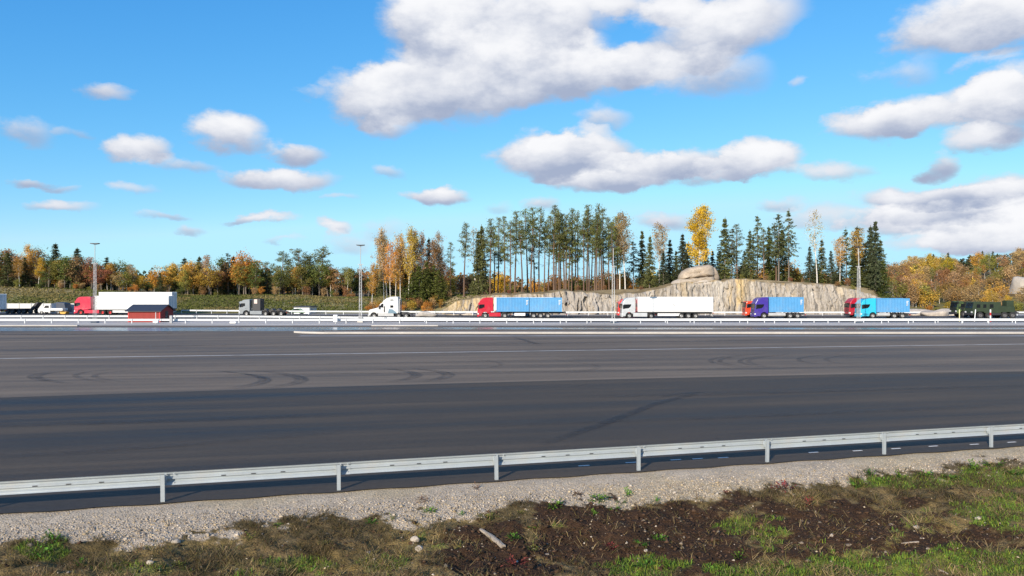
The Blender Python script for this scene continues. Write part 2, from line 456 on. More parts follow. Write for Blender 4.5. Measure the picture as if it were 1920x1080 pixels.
vx = np.arange(-17, 27, .055)
vd = np.arange(-.6, 12.0, .055)
VU, VD = np.meshgrid(vx, vd, indexing='ij')
VX = A0.x + (VU + 8.4) / RAIL_DIR.x * RAIL_DIR.x + VD * RAIL_NRM.x
VY = A0.y + (VU + 8.4) / RAIL_DIR.x * RAIL_DIR.y + VD * RAIL_NRM.y
d_, grv, soil_, grn, n1, n2, n3 = verge_cover(VX, VY)
VZ = ground_z(VX, VY)
lump = fbm(VX * 5, VY * 5, 4, 51) - .5
VZ = VZ + lump * (.03 + .13 * sstep(1.4, 3.4, d_)) * sstep(.1, .7, d_) + (fbm(VX * 1.6, VY * 1.6, 3, 8) - .5) * .22 * sstep(2.0, 3.6, d_)
c_gr = np.stack([.39 + .12 * n2, .325 + .10 * n2, .245 + .07 * n2], -1)
c_tan = np.stack([.40 + .08 * n2, .32 + .07 * n2, .20 + .05 * n2], -1)
wt = (sstep(.45, .6, n3) * .7)[..., None]
c_gr = c_gr * (1 - wt) + c_tan * wt
c_soil = np.stack([.034 + .034 * n2, .019 + .018 * n2, .0105 + .009 * n2], -1)
c_straw = np.stack([.15 + .10 * n1, .108 + .065 * n1, .042 + .022 * n2], -1)
c_green = np.stack([.085 + .05 * n2, .13 + .06 * n2, .02 + .01 * n2], -1)
vc = c_straw * (.45 + .6 * sstep(.3, .65, n2))[..., None]
vc = vc * (1 - soil_[..., None]) + c_soil * soil_[..., None]
vc = vc * (1 - .75 * grn[..., None]) + c_green * .75 * grn[..., None]
vc = vc * (1 - grv[..., None]) + c_gr * grv[..., None]
M_VERGE = material('verge_mat', attr='col', rough=.95, vary=.15, scale=2.0, fine=.5, fine_scale=22.0, bump=1.0, bump_scale=26.0, spec=.15)
o = link('verge', np_mesh('verge', np.stack([VX, VY, VZ], -1).reshape(-1, 3), grid_faces(len(vx), len(vd)), M_VERGE, vc.reshape(-1, 3), True))
tag(o, 'pale gravel shoulder and rough brown verge below the near guardrail', kind='structure')

def verge_z(X, Y):
    d = near_d(X, Y)
    lump = fbm(X * 5, Y * 5, 4, 51) - .5
    return ground_z(X, Y) + lump * (.03 + .13 * sstep(1.4, 3.4, d)) * sstep(.1, .7, d) + (fbm(X * 1.6, Y * 1.6, 3, 8) - .5) * .22 * sstep(2.0, 3.6, d)

# ---------------------------------------------------------------- asphalt
def asphalt(name, dark, light, angle, gloss=.55, streak=.5, patch=.25):
    m = bpy.data.materials.new(name); m.use_nodes = True
    nt = m.node_tree; nt.nodes.clear(); L = nt.links.new; N = nt.nodes.new
    out = N('ShaderNodeOutputMaterial'); bs = N('ShaderNodeBsdfPrincipled'); tc = N('ShaderNodeTexCoord')
    bs.inputs['Specular IOR Level'].default_value = .12
    def noise(scale, rot, stretch, detail=5, rough=.6):
        mp = N('ShaderNodeMapping'); mp.vector_type = 'TEXTURE'
        mp.inputs['Rotation'].default_value = (0, 0, math.radians(rot)); mp.inputs['Scale'].default_value = stretch
        L(tc.outputs['Object'], mp.inputs[0])
        n = N('ShaderNodeTexNoise'); n.inputs['Scale'].default_value = scale; n.inputs['Detail'].default_value = detail; n.inputs['Roughness'].default_value = rough
        L(mp.outputs[0], n.inputs['Vector']); return n.outputs['Fac']
    def rng(x, a, b, c, d):
        n = N('ShaderNodeMapRange'); L(x, n.inputs[0])
        for i, v in zip((1, 2, 3, 4), (a, b, c, d)): n.inputs[i].default_value = v
        return n.outputs[0]
    def add(a, b):
        n = N('ShaderNodeMath'); n.operation = 'ADD'; L(a, n.inputs[0]); L(b, n.inputs[1]); return n.outputs[0]
    s1 = rng(noise(.55, angle, (38, 1.1, 1), 6, .65), .38, .62, -streak, streak)        # paver lanes and wheel polish
    s2 = rng(noise(.35, angle + 4, (9, 2.5, 1), 5), .38, .62, -patch, patch)
    s3 = rng(noise(5.0, 0, (1, 1, 1), 4, .7), .3, .7, -.16, .16)
    s4 = rng(noise(60.0, 0, (1, 1, 1), 3, .7), .25, .75, -.30, .30)
    f = add(add(s1, s2), add(s3, s4))
    fac = rng(f, -.72, .72, 0, 1)
    mx = N('ShaderNodeMix'); mx.data_type = 'RGBA'; L(fac, mx.inputs[0]); mx.inputs[6].default_value = (*dark, 1); mx.inputs[7].default_value = (*light, 1)
    L(mx.outputs[2], bs.inputs['Base Color'])
    L(rng(add(s1, s2), -.6, .6, gloss - .12, gloss + .16), bs.inputs['Roughness'])
    bp = N('ShaderNodeBump'); bp.inputs['Strength'].default_value = .45; bp.inputs['Distance'].default_value = .012
    L(noise(90, 0, (1, 1, 1), 3), bp.inputs['Height']); L(bp.outputs[0], bs.inputs['Normal'])
    L(bs.outputs[0], out.inputs[0]); MATS[name] = m
    return m

M_ASPH_OLD = asphalt('worn_asphalt', (.094, .071, .050), (.228, .180, .133), 9.5, .68)
M_ASPH_NEW = asphalt('new_asphalt_mat', (.030, .0235, .0175), (.110, .088, .066), 13, .62)
M_ASPH_FAR = asphalt('far_asphalt', (.055, .048, .042), (.13, .115, .10), 0, .7)

def sheet(name, near, far, z, mat, label, nsub=1):
    """a strip between two polylines with the same number of points"""
    n = len(near)
    V = [(p[0], p[1], z) for p in near] + [(p[0], p[1], z) for p in far]
    Fc = [(i, i + 1, n + i + 1, n + i) for i in range(n - 1)]
    me = bpy.data.meshes.new(name); me.from_pydata(V, [], Fc); me.materials.append(mat); me.update()
    o = link(name, me); tag(o, label, kind='structure'); return o

def curve_pts(pts, X):
    a = np.array(pts); return [(float(x), float(y)) for x, y in zip(X, np.interp(X, a[:, 0], a[:, 1]))]

def smooth_curve(pix):
    q = [P(a, b) for a, b in pix]
    c = np.polyfit([p.x for p in q], [p.y for p in q], 2)
    return c
XS = np.linspace(-160, 220, 96)
def rail_line(X, off=0.0): return A0.y + (X - A0.x) * RAIL_DIR.y / RAIL_DIR.x + off
seam_pix = [(0, 745), (240, 738), (480, 730), (720, 722), (960, 715), (1200, 710), (1440, 705), (1920, 696)]
sc_ = smooth_curve(seam_pix)
def seam_y(X):
    Xc = np.clip(X, -40, 55)
    y = np.polyval(sc_, Xc); sl = np.polyval(np.polyder(sc_), Xc)
    return y + (X - Xc) * sl
sheet('yard_asphalt', [(x, max(-6.0, min(rail_line(x), 109.0))) for x in XS], [(x, 112.6) for x in XS], -.008, M_ASPH_OLD, 'worn grey brown asphalt of the wide truck yard')
sheet('new_asphalt', [(x, rail_line(x, -.12 + .05 * math.sin(x * 3.1))) for x in np.linspace(-60, 70, 400)], [(x, min(float(seam_y(x)), 100)) for x in np.linspace(-60, 70, 400)], -.003, M_ASPH_NEW, 'darker newly laid asphalt strip along the near guardrail')

# median of pale gravel, road of the parked trucks
M_MEDIAN = material('median_gravel', (.50, .455, .40), rough=.95, vary=.15, scale=.25, fine=.3, fine_scale=6, stretch=(.4, 1.5, 1), bump=.5, bump_scale=12, dirt=((.20, .17, .11), .5, .09))
sheet('median', [(x, 112.0) for x in XS], [(x, 124.6) for x in XS], .012, M_MEDIAN, 'pale gravel strip under the far guardrails')
road_c = [(-400, 196), (-160, 178), (-110, 168), (-82, 160), (-60, 152), (-35, 146), (0, 142.5), (40, 141.5), (300, 141.5)]
XR = np.linspace(-220, 240, 116)
cy = np.interp(XR, [p[0] for p in road_c], [p[1] for p in road_c])
cy = np.convolve(np.pad(cy, 8, mode='edge'), np.ones(17) / 17, 'valid')
def road_y(X): return float(np.interp(X, XR, cy))
sheet('truck_road', [(x, max(124.5, y - 17)) for x, y in zip(XR, cy)], [(x, y + 15) for x, y in zip(XR, cy)], .018, M_ASPH_FAR, 'grey asphalt road where the trucks are parked')

# wet strip behind the kerb island
def wet_material():
    m = bpy.data.materials.new('wet_asphalt'); m.use_nodes = True
    nt = m.node_tree; bs = nt.nodes['Principled BSDF']; L = nt.links.new
    tc = nt.nodes.new('ShaderNodeTexCoord'); n = nt.nodes.new('ShaderNodeTexNoise'); mp = nt.nodes.new('ShaderNodeMapping')
    mp.inputs['Scale'].default_value = (.03, .5, 1); L(tc.outputs['Object'], mp.inputs[0]); L(mp.outputs[0], n.inputs['Vector'])
    n.inputs['Scale'].default_value = 2.0; n.inputs['Detail'].default_value = 4
    r = nt.nodes.new('ShaderNodeMapRange'); L(n.outputs['Fac'], r.inputs[0])
    r.inputs[1].default_value = .42; r.inputs[2].default_value = .7; r.inputs[3].default_value = .16; r.inputs[4].default_value = .34
    L(r.outputs[0], bs.inputs['Roughness'])
    bs.inputs['Base Color'].default_value = (.12, .125, .135, 1); bs.inputs['IOR'].default_value = 1.33
    MATS['wet_asphalt'] = m; return m
M_WET = wet_material()
xw = np.linspace(-150, 150, 260)
ny_ = 97.0 + 1.6 * (fbm(xw * .07, xw * 0, 3, 2) - .5) + 4.2 * sstep(-25, 0, xw); fy_ = 106.5 + 1.5 * (fbm(xw * .06, xw * 0 + 4, 3, 6) - .5) - 1.0 * sstep(-10, 20, xw)
sheet('wet_strip', list(zip(xw, ny_)), list(zip(xw, fy_)), .002, M_WET, 'shallow rain water lying on the yard behind the kerb')

# ---------------------------------------------------------------- painted lines, kerbs, tyre marks
M_PAINT = material('white_road_paint', (.72, .70, .66), rough=.6, vary=.12, scale=2, fine=.2, fine_scale=14, dirt=((.16, .15, .14), .8, .5))
M_PAINT_OLD = material('faded_road_paint', (.30, .285, .27), rough=.7, vary=.2, scale=.4, fine=.25, fine_scale=8, dirt=((.10, .10, .10), .8, .2))
M_KERB = material('kerb_concrete', (.48, .45, .41), rough=.85, vary=.14, scale=.4, fine=.15, fine_scale=9)

lc = smooth_curve([(0, 672), (300, 668), (540, 664.5), (870, 660), (1200, 655), (1500, 651), (1920, 645)])
xl = np.linspace(-60, 75, 120)
sheet('edge_line', [(x, float(np.polyval(lc, x)) - .13) for x in xl], [(x, float(np.polyval(lc, x)) + .13) for x in xl], -.001, M_PAINT, 'thin white painted line across the yard asphalt')
sheet('faded_line', [(x, 86.2 - .25) for x in np.linspace(-24, 160, 40)], [(x, 87.6) for x in np.linspace(-24, 160, 40)], -.001, M_PAINT_OLD, 'broad faded grey line in front of the kerb island')

# raised island with a pale kerb
mb = MB()
x0 = PX(541, 91.0)
prof = [(91.0, -.02), (90.96, .19), (91.0, .22), (91.45, .22), (91.45, -.02)]
mb.prism_x(prof, x0 + 4.2, 190)
nose = [(x0, 93.2), (x0 + 1.4, 91.9), (x0 + 4.2, 91.0), (x0 + 4.2, 91.45), (x0 + 2.0, 92.3), (x0 + .6, 93.3)]
n = len(nose)
mb.add([(a, b, -.02) for a, b in nose] + [(a, b, .20) for a, b in nose], [tuple(range(n, 2 * n))] + [(i, (i + 1) % n, (i + 1) % n + n, i + n) for i in range(n)])
o = mb.build('kerb', M_KERB); tag(o, 'long pale concrete kerb of the raised island in the yard', kind='structure')
mb = MB()
mb.add([(x0 + .8, 93.2, .16), (x0 + 4.2, 91.46, .16), (190, 91.46, .16), (190, 99.5, .12), (x0 + 10, 99.0, .12), (x0 + 3, 95.5, .16), (x0 + .8, 93.2, -.02), (190, 99.5, -.02), (x0 + 10, 99.0, -.02), (x0 + 3, 95.5, -.02)],
       [(0, 1, 2, 3, 4, 5), (3, 7, 8, 4), (4, 8, 9, 5), (5, 9, 6, 0)])
o = mb.build('island_paving', M_ASPH_OLD); tag(o, 'grey asphalt top of the raised kerb island', kind='structure')
for (a, b) in ((697, 822), (-300, 147)):
    mb = MB(); mb.box(PX(a, 111), PX(b, 111), 110.7, 111.3, -.02, .13)
    o = mb.build('kerb', M_KERB, bevel=.03); tag(o, 'short pale kerb at the foot of the far guardrail', kind='structure')

# short white dashes at the foot of the near rail
mb_dash = MB(); mb_dash.box(-.17, .17, -.035, .035, 0, .003); me_dash = mb_dash.mesh('edge_dash', M_PAINT)
for (px, py) in [(1095, 873), (1183, 867), (1267, 862), (1308, 860), (1356, 858), (1525, 848), (1608, 845), (1680, 841), (1750, 836.5), (1827, 833), (1897, 829)]:
    p = P(px, py); o = link('edge_dash', me_dash, None, (p.x, p.y, .0)); o.rotation_euler = (0, 0, math.atan2(RAIL_DIR.y, RAIL_DIR.x)); tag(o, kind='structure')

def rubber_material():
    m = bpy.data.materials.new('tyre_rubber_on_asphalt'); m.use_nodes = True
    nt = m.node_tree; bs = nt.nodes['Principled BSDF']; L = nt.links.new; out = nt.nodes['Material Output']
    bs.inputs['Base Color'].default_value = (.022, .022, .024, 1); bs.inputs['Roughness'].default_value = .6
    tc = nt.nodes.new('ShaderNodeTexCoord'); n = nt.nodes.new('ShaderNodeTexNoise'); n.inputs['Scale'].default_value = 1.1; n.inputs['Detail'].default_value = 6
    L(tc.outputs['Object'], n.inputs['Vector'])
    at = nt.nodes.new('ShaderNodeAttribute'); at.attribute_name = 'col'
    r = nt.nodes.new('ShaderNodeMapRange'); r.inputs[1].default_value = .3; r.inputs[2].default_value = .75; r.inputs[3].default_value = .15; r.inputs[4].default_value = .85
    L(n.outputs['Fac'], r.inputs[0])
    mu = nt.nodes.new('ShaderNodeMath'); mu.operation = 'MULTIPLY'; L(r.outputs[0], mu.inputs[0]); L(at.outputs['Fac'], mu.inputs[1])
    tr = nt.nodes.new('ShaderNodeBsdfTransparent'); ms = nt.nodes.new('ShaderNodeMixShader')
    L(mu.outputs[0], ms.inputs[0]); L(tr.outputs[0], ms.inputs[1]); L(bs.outputs[0], ms.inputs[2]); L(ms.outputs[0], out.inputs[0])
    MATS['rubber'] = m; return m
M_RUBBER = rubber_material()

MARK_Z = [.006]
def tyre_mark(path, width, strength, soft=True):
    """a worn rubber streak along a polyline on the yard, faint at both ends"""
    p = np.array(path, float)
    t = np.gradient(p, axis=0); t /= np.linalg.norm(t, axis=1)[:, None] + 1e-9
    nrm = np.stack([-t[:, 1], t[:, 0]], 1)
    n = len(p); cols = [-.5, -.25, .25, .5]; vs = []; cs = []
    MARK_Z[0] += .0006
    for k, c in enumerate(cols):
        q = p + nrm * width * c
        vs.append(np.column_stack([q, np.full(n, MARK_Z[0])]))
        e = np.sin(np.linspace(0, math.pi, n)) ** .6 * strength * (0.0 if k in (0, 3) and soft else 1.0)
        cs.append(np.repeat(e[:, None], 3, 1))
    vs = np.concatenate(vs); cs = np.concatenate(cs)
    fs = []
    for k in range(3): fs += [(k * n + i, k * n + i + 1, (k + 1) * n + i + 1, (k + 1) * n + i) for i in range(n - 1)]
    o = link('tyre_mark', np_mesh('tyre_mark', vs, np.array(fs), M_RUBBER, cs)); tag(o, kind='structure'); return o

def ground_path(pix, n=40):
    q = np.array([tuple(P(a, b))[:2] for a, b in pix]); s = np.linspace(0, len(q) - 1, n)
    k = np.arange(len(q)); 
    if len(q) == 3:
        cx = np.polyfit(k, q[:, 0], 2); cy_ = np.polyfit(k, q[:, 1], 2)
        return np.column_stack([np.polyval(cx, s), np.polyval(cy_, s)])
    return np.column_stack([np.interp(s, k, q[:, 0]), np.interp(s, k, q[:, 1])])
# turning trucks: nested arcs
for (x, y, sx, sy, st) in [(478, 711, 1, 1, .75), (490, 712, 1, 1, .8), (545, 711, 1, 1, .65), (560, 711, 1, 1, .7), (765, 703, .8, .8, .6), (776, 703, .8, .8, .65), (822, 703, .9, .8, .65), (836, 703, .9, .8, .6), (85, 706, -1, .8, .7), (155, 704, -1, .8, .6), (70, 706, -1, .8, .5), (190, 705, -1, .7, .45), (930, 683, .8, .6, .35), (1345, 676, -1, .8, .6), (1362, 676, -1, .8, .55), (1400, 677, -1, .8, .6),
                       (1416, 677, -1, .8, .45), (1510, 674, -1, .7, .5), (1562, 674, -1, .7, .5), (1110, 688, .9, .7, .3)]:
    tyre_mark(ground_path([(x - 75 * sx, y - 16 * sy), (x + 12 * sx, y - 1), (x - 55 * sx, y + 17 * sy)]), .5, st * .8)
tyre_mark(ground_path([(1312, 736), (1230, 757), (1130, 795), (1010, 836)], 60), .62, .75)
tyre_mark(ground_path([(1345, 736), (1290, 737), (1240, 745)], 30), .5, .6)
tyre_mark(ground_path([(-50, 709), (480, 703), (960, 697), (1440, 690), (1960, 680)], 90), .30, .55)
tyre_mark(ground_path([(960, 631), (990, 640), (1010, 646)], 20), .8, .7)
for (xa, ya, xb, yb, wd, st) in [(-40, 655, 700, 640, 1.6, .35), (200, 690, 1300, 668, .9, .28), (500, 650, 1500, 636, 1.4, .3), (900, 800, 1900, 760, .8, .35), (-40, 800, 700, 775, 1.0, .35), (1050, 745, 1960, 722, 1.2, .4), (-40, 860, 640, 812, .8, .3), (-40, 627, 380, 624, 2.2, .6)]:
    tyre_mark(ground_path([(xa, ya), ((xa + xb) / 2, (ya + yb) / 2 + 1.5), (xb, yb)], 60), wd, st)

# ---------------------------------------------------------------- rock cutting
def build_rock():
    pxs = np.arange(812, 1748, 1.0)
    top = np.interp(pxs, [p[0] for p in ROCK], [p[1] for p in ROCK])
    rs = np.random.default_rng(5)
    top = top + (fbm(pxs * .05, pxs * 0, 3, 4) - .5) * 5
    X = PX(pxs, ROCK_Y)
    hz = np.maximum(H + (YH - top) / F * (ROCK_Y + 2.0), .12)
    nt_ = 46
    T = np.linspace(0, 1, nt_)
    T2 = np.concatenate([T, [1.06, 1.16, 1.3]])
    nu, nv = len(pxs), len(T2)
    V = np.zeros((nu, nv, 3))
    XX = np.repeat(X[:, None], nv, 1); TT = np.repeat(T2[None, :], nu, 0)
    ZZ = np.minimum(TT, 1.0) * hz[:, None] - .15
    # left end leans back as an eroded slope, the rest is a blasted face
    lean = np.interp(pxs, [812, 930, 1040, 1180, 1250, 1440, 1660, 1748], [4.0, 3.4, 2.4, 2.6, 1.4, 1.3, 2.2, 6.0])[:, None]
    Yy = ROCK_Y + lean * np.minimum(TT, 1.0) ** 1.3
    # big blocks with flat faces: steps from a cell pattern stretched upright
    rough_w = np.interp(pxs, [812, 960, 1040, 1180, 1240, 1440, 1560, 1748], [.9, 1.0, 1.5, 1.2, .7, .6, .9, .7])[:, None]
    seeds = np.column_stack([rs.uniform(X[0], X[-1], 520), rs.uniform(-.5, 9, 520)]); off = rs.normal(0, .26, 520); tilt = rs.normal(0, .14, (520, 2))
    Xw = XX + (fbm(XX * .8, ZZ * .8, 3, 2) - .5) * .9; Zw = ZZ + (fbm(XX * .8, ZZ * .8, 3, 44) - .5) * .9
    best = np.full(XX.shape, 1e9); disp = np.zeros(XX.shape); second = np.full(XX.shape, 1e9)
    for (sx, sz), of, tl in zip(seeds, off, tilt):
        sel = np.where(np.abs(X - sx) < 4.5)[0]
        if len(sel) == 0: continue
        a, b = sel[0], sel[-1] + 1
        dist = ((Xw[a:b] - sx) * 1.9) ** 2 + ((Zw[a:b] - sz) * .45) ** 2
        closer = dist < best[a:b]
        second[a:b] = np.where(closer, best[a:b], np.minimum(second[a:b], dist))
        disp[a:b] = np.where(closer, of + (XX[a:b] - sx) * tl[0] + (ZZ[a:b] - sz) * tl[1], disp[a:b])
        best[a:b] = np.where(closer, dist, best[a:b])
    crack = 1 - sstep(.0, .16, np.sqrt(second) - np.sqrt(best))
    drill = np.abs(np.sin(XX * math.pi / 1.15 + 1.2 * fbm(XX * .3, XX * 0, 2, 3))) ** .5
    dw = np.interp(pxs, [1150, 1220, 1345, 1440, 1500, 1560, 1600], [.0, 1, 1, 1, .8, .4, 0])[:, None] * (.5 + fbm(XX * .4, ZZ * .2, 3, 7))
    fine = fbm(XX * 2.2, ZZ * 1.3, 4, 90) - .5
    fade = sstep(0, .1, np.minimum(TT, 1)) * (1 - sstep(.93, 1.0, TT) * .6)
    Yy = Yy - fade * (disp * rough_w + fine * .75 + (fbm(XX * 3.5, ZZ * .5, 3, 33) - .5) * .55 - crack * .12 - (drill - .6) * .42 * dw)
    over = np.maximum(TT - 1, 0)
    Yy = Yy + over * 26
    ZZ = ZZ + over * 1.2 + (fbm(XX * .5, TT * 3, 3, 6) - .5) * .5 * sstep(.8, 1, TT)
    V[..., 0] = XX + (fbm(XX * 1.1, ZZ * 1.1 + 40, 2, 61) - .5) * .3; V[..., 1] = Yy; V[..., 2] = ZZ
    # colour of the stone itself: grey gneiss, ochre stains, tan weathered left end
    n = fbm(XX * .35, ZZ * .12, 4, 70); n2 = fbm(XX * 1.2, ZZ * .25, 4, 71)
    col = np.stack([.27 + .16 * n2, .238 + .145 * n2, .20 + .12 * n2], -1)
    P2 = np.repeat(pxs[:, None], nv, 1)
    och = np.exp(-((P2 - (1372 + 18 * TT)) / 16) ** 2) * sstep(.35, .6, n2 * .6 + n * .5)
    tanw = np.clip(1 - sstep(925, 985, P2 + 30 * (n - .5)), 0, 1) * .9
    och = np.clip(och * 1.3 + tanw * sstep(.35, .55, n2) + .35 * sstep(.6, .75, n), 0, 1)[..., None]
    col = col * (1 - och) + np.array([.50, .37, .19]) * (.8 + .4 * n2[..., None]) * och
    pale = (np.exp(-((P2 - 1350) / 10) ** 2) + np.exp(-((P2 - 1210) / 14) ** 2) * .4 + .5 * sstep(.62, .75, n2))[..., None].clip(0, 1)
    col = col * (1 - pale * .6) + np.array([.50, .46, .40]) * pale * .6
    streak = sstep(.5, .72, fbm(XX * 2.6, ZZ * .22, 3, 55))[..., None]
    col = col * (1 - .2 * crack[..., None]) * (1 - .38 * streak)
    soil = (sstep(.96, 1.04, TT + (n2 - .5) * .15))[..., None]
    col = col * (1 - soil) + np.array([.24, .175, .085]) * (.6 + .8 * n2[..., None]) * soil
    m = material('rock_mat', attr='col', rough=.9, vary=.16, scale=.7, fine=.28, fine_scale=5, stretch=(1, 1, .45), bump=.9, bump_scale=5, spec=.2)
    o = link('rock_face', np_mesh('rock_face', V.reshape(-1, 3), grid_faces(nu, nv), m, col.reshape(-1, 3), False))
    tag(o, 'blasted grey rock cutting with drill marks behind the parked trucks', kind='structure')
build_rock()

def rock_lump(name, loc, size, seed, color, label, cat, group=None, flat=.0, parts=22, rz=0.0, cut=.62):
    """an angular stone: a sphere cut by random planes"""
    rs = np.random.default_rng(seed)
    nu, nv = 26, 15
    th = np.linspace(0, 2 * math.pi, nu, endpoint=False); ph = np.linspace(-math.pi / 2, math.pi / 2, nv)
    T, Ph = np.meshgrid(th, ph, indexing='ij')
    D = np.stack([np.cos(Ph) * np.cos(T), np.cos(Ph) * np.sin(T), np.sin(Ph)], -1)
    R = np.full(T.shape, 1.0)
    for _ in range(parts):
        nrm = rs.normal(0, 1, 3); nrm /= np.linalg.norm(nrm); dd_ = rs.uniform(cut, .95)
        dp = D @ nrm
        R = np.where(dp > 1e-3, np.minimum(R, dd_ / np.maximum(dp, 1e-3)), R)
    R = R * (1 + .05 * (fbm(T * 2, Ph * 3, 3, seed) - .5))
    V = D * R[..., None] * np.array(size) / 2
    V[..., 2] = np.maximum(V[..., 2], -size[2] * (.5 - flat))
    fs = []
    for i in range(nu):
        j = (i + 1) % nu
        for k in range(nv - 1): fs.append((i * nv + k, j * nv + k, j * nv + k + 1, i * nv + k + 1))
    m = MATS.get('stone_' + str(color)) or material('stone_' + str(color), color, rough=.9, vary=.22, scale=1.2 / max(size), fine=.22, fine_scale=9 / max(size), bump=.6, bump_scale=12 / max(size))
    o = link(name, np_mesh(name, V.reshape(-1, 3), np.array(fs), m)); o.location = loc; o.rotation_euler = (0, 0, rz)
    if label: tag(o, label, cat, group)
    return o

# the great boulder on top of the cutting: slab on a ledge
by = ROCK_Y + 5.0
b = empty('boulder', (PX(1306, by), by, ZY(532, by)))
tag(b, 'huge pale layered boulder resting on top of the rock cutting', 'boulder')
def slab(name, pix, y0, depth, color, seed, parent):
    """a thick stone whose face has the outline pix (photo pixels at the boulder's distance)"""
    q = np.array([(PX(a, by) - PX(1306, by), ZY(c, by) - ZY(532, by)) for a, c in pix]); q = np.vstack([q, q[:1]])
    s = np.concatenate([[0], np.cumsum(np.linalg.norm(np.diff(q, axis=0), axis=1))]); n = 64; t = np.linspace(0, s[-1], n, endpoint=False)
    ring = np.column_stack([np.interp(t, s, q[:, 0]), np.interp(t, s, q[:, 1])]); c = ring.mean(0)
    ring += ((np.column_stack([fbm(t * .9, t * 0, 3, seed), fbm(t * .9, t * 0 + 9, 3, seed)]) - .5) * .35)
    prof = [(0.02, .0), (.35, -.02), (.70, .02), (.90, .12), (1.0, .34), (1.0, .7), (.93, .92), (.72, 1.0), (.02, 1.0)]
    V = []
    for k, (sc, dy) in enumerate(prof):
        r_ = c + (ring - c) * sc; bump_ = (fbm(r_[:, 0] * .7 + k, r_[:, 1] * .9, 3, seed + 3) - .5) * .9
        V.append(np.column_stack([r_[:, 0], y0 + dy * depth + bump_, r_[:, 1]]))
    V = np.concatenate(V); fs = []
    for k in range(len(prof) - 1):
        for i in range(n): fs.append((k * n + i, k * n + (i + 1) % n, (k + 1) * n + (i + 1) % n, (k + 1) * n + i))
    m = material('stone_slab_%d' % seed, color, rough=.9, vary=.28, scale=.5, fine=.25, fine_scale=3, bump=.8, bump_scale=4, spec=.15, dirt=((.16, .13, .10), .5, .35))
    return link(name, np_mesh(name, V, np.array(fs), m), parent)
slab('slab', [(1273, 524), (1274, 517), (1281, 509), (1290, 503), (1306, 499), (1328, 497), (1336, 499), (1338, 510), (1337, 518), (1310, 520), (1290, 523)], -2.6, 5.5, (.40, .325, .245), 8, b)
slab('slab', [(1330, 521), (1332, 500), (1338, 500), (1345, 508), (1348, 520), (1346, 529), (1334, 529)], -1.4, 4.6, (.27, .225, .18), 9, b)
slab('slab', [(1268, 531), (1272, 524), (1292, 522), (1312, 519.5), (1336, 518), (1340, 530), (1300, 534)], -3.0, 6.4, (.38, .315, .24), 10, b)
s2 = rock_lump('ledge', (-.2, -.4, .10), (11.2, 7.0, 2.4), 15, (.40, .345, .28), None, None, parts=12, cut=.8); s2.parent = b
o = rock_lump('boulder', (PX(795, 150), 152.0, .35), (5.2, 2.6, 1.5), 31, (.40, .37, .33), 'low pale heap of rubble stone beside the white long nosed tractor', 'boulder'); 
# rubble mounds at the foot of the cutting
for i, (px, Y, s) in enumerate([(1740, 158, 3.6), (1755, 156, 4.2), (1785, 160, 4.0), (1722, 160, 4.6), (1700, 163, 4.0), (850, 162, 2.6), (880, 161, 2.2), (1808, 160, 3.0), (1770, 164, 4.4)]):
    rock_lump('rubble_mound', (PX(px, Y), Y, .2), (s * 1.7, s, s * .55), 40 + i, (.42, .37, .31), 'low mound of pale rubble at the foot of the rock cutting', 'mound', 'rubble mounds below the rock cutting')

# pale quarry rock high on the hillside
o = rock_lump('hillside_rock', (PX(1921, 236), 236, 5.2), (11, 9, 10.5), 77, (.40, .36, .31), 'pale bare rock outcrop on the wooded hillside', 'rock', parts=18)

# ---------------------------------------------------------------- guardrails
M_ZINC = material('galvanised_steel', (.40, .44, .455), rough=.40, metal=.15, vary=.10, scale=1.3, fine=.06, fine_scale=25, rough_vary=.1, dirt=((.45, .45, .43), .5, 2.0))
M_ZINC_FAR = material('galvanised_steel_white', (.66, .68, .68), rough=.5, metal=.0, vary=.08, scale=.5)
M_DARK = material('dark_steel', (.03, .03, .034), rough=.55, vary=.2, scale=2)

W_PROF = [(.000, .000), (.022, .018), (.026, .045), (.080, .085), (.083, .112), (.026, .140), (.026, .176), (.083, .204), (.080, .231), (.026, .271), (.022, .298), (.000, .316)]
def wbeam(L, thick=.004):
    """W profile along x, face bulging to +y (the road)"""
    pr = [(y, z) for y, z in W_PROF]
    n = len(pr)
    vs = []
    for x in (0, L):
        vs += [(x, y, z) for y, z in pr]
        vs += [(x, y - thick, z) for y, z in pr]
    fs = []
    for i in range(n - 1):
        fs.append((i, i + 1, 2 * n + i + 1, 2 * n + i)); fs.append((n + i + 1, n + i, 3 * n + i, 3 * n + i + 1))
    fs += [(0, 2 * n, 3 * n, n), (n - 1, 2 * n - 1, 4 * n - 1, 3 * n - 1)]
    fs += [(i, n + i, n + i + 1, i + 1) for i in range(n - 1)] + [(2 * n + i, 2 * n + i + 1, 3 * n + i + 1, 3 * n + i) for i in range(n - 1)]
    m = MB(); m.add(vs, fs); return m

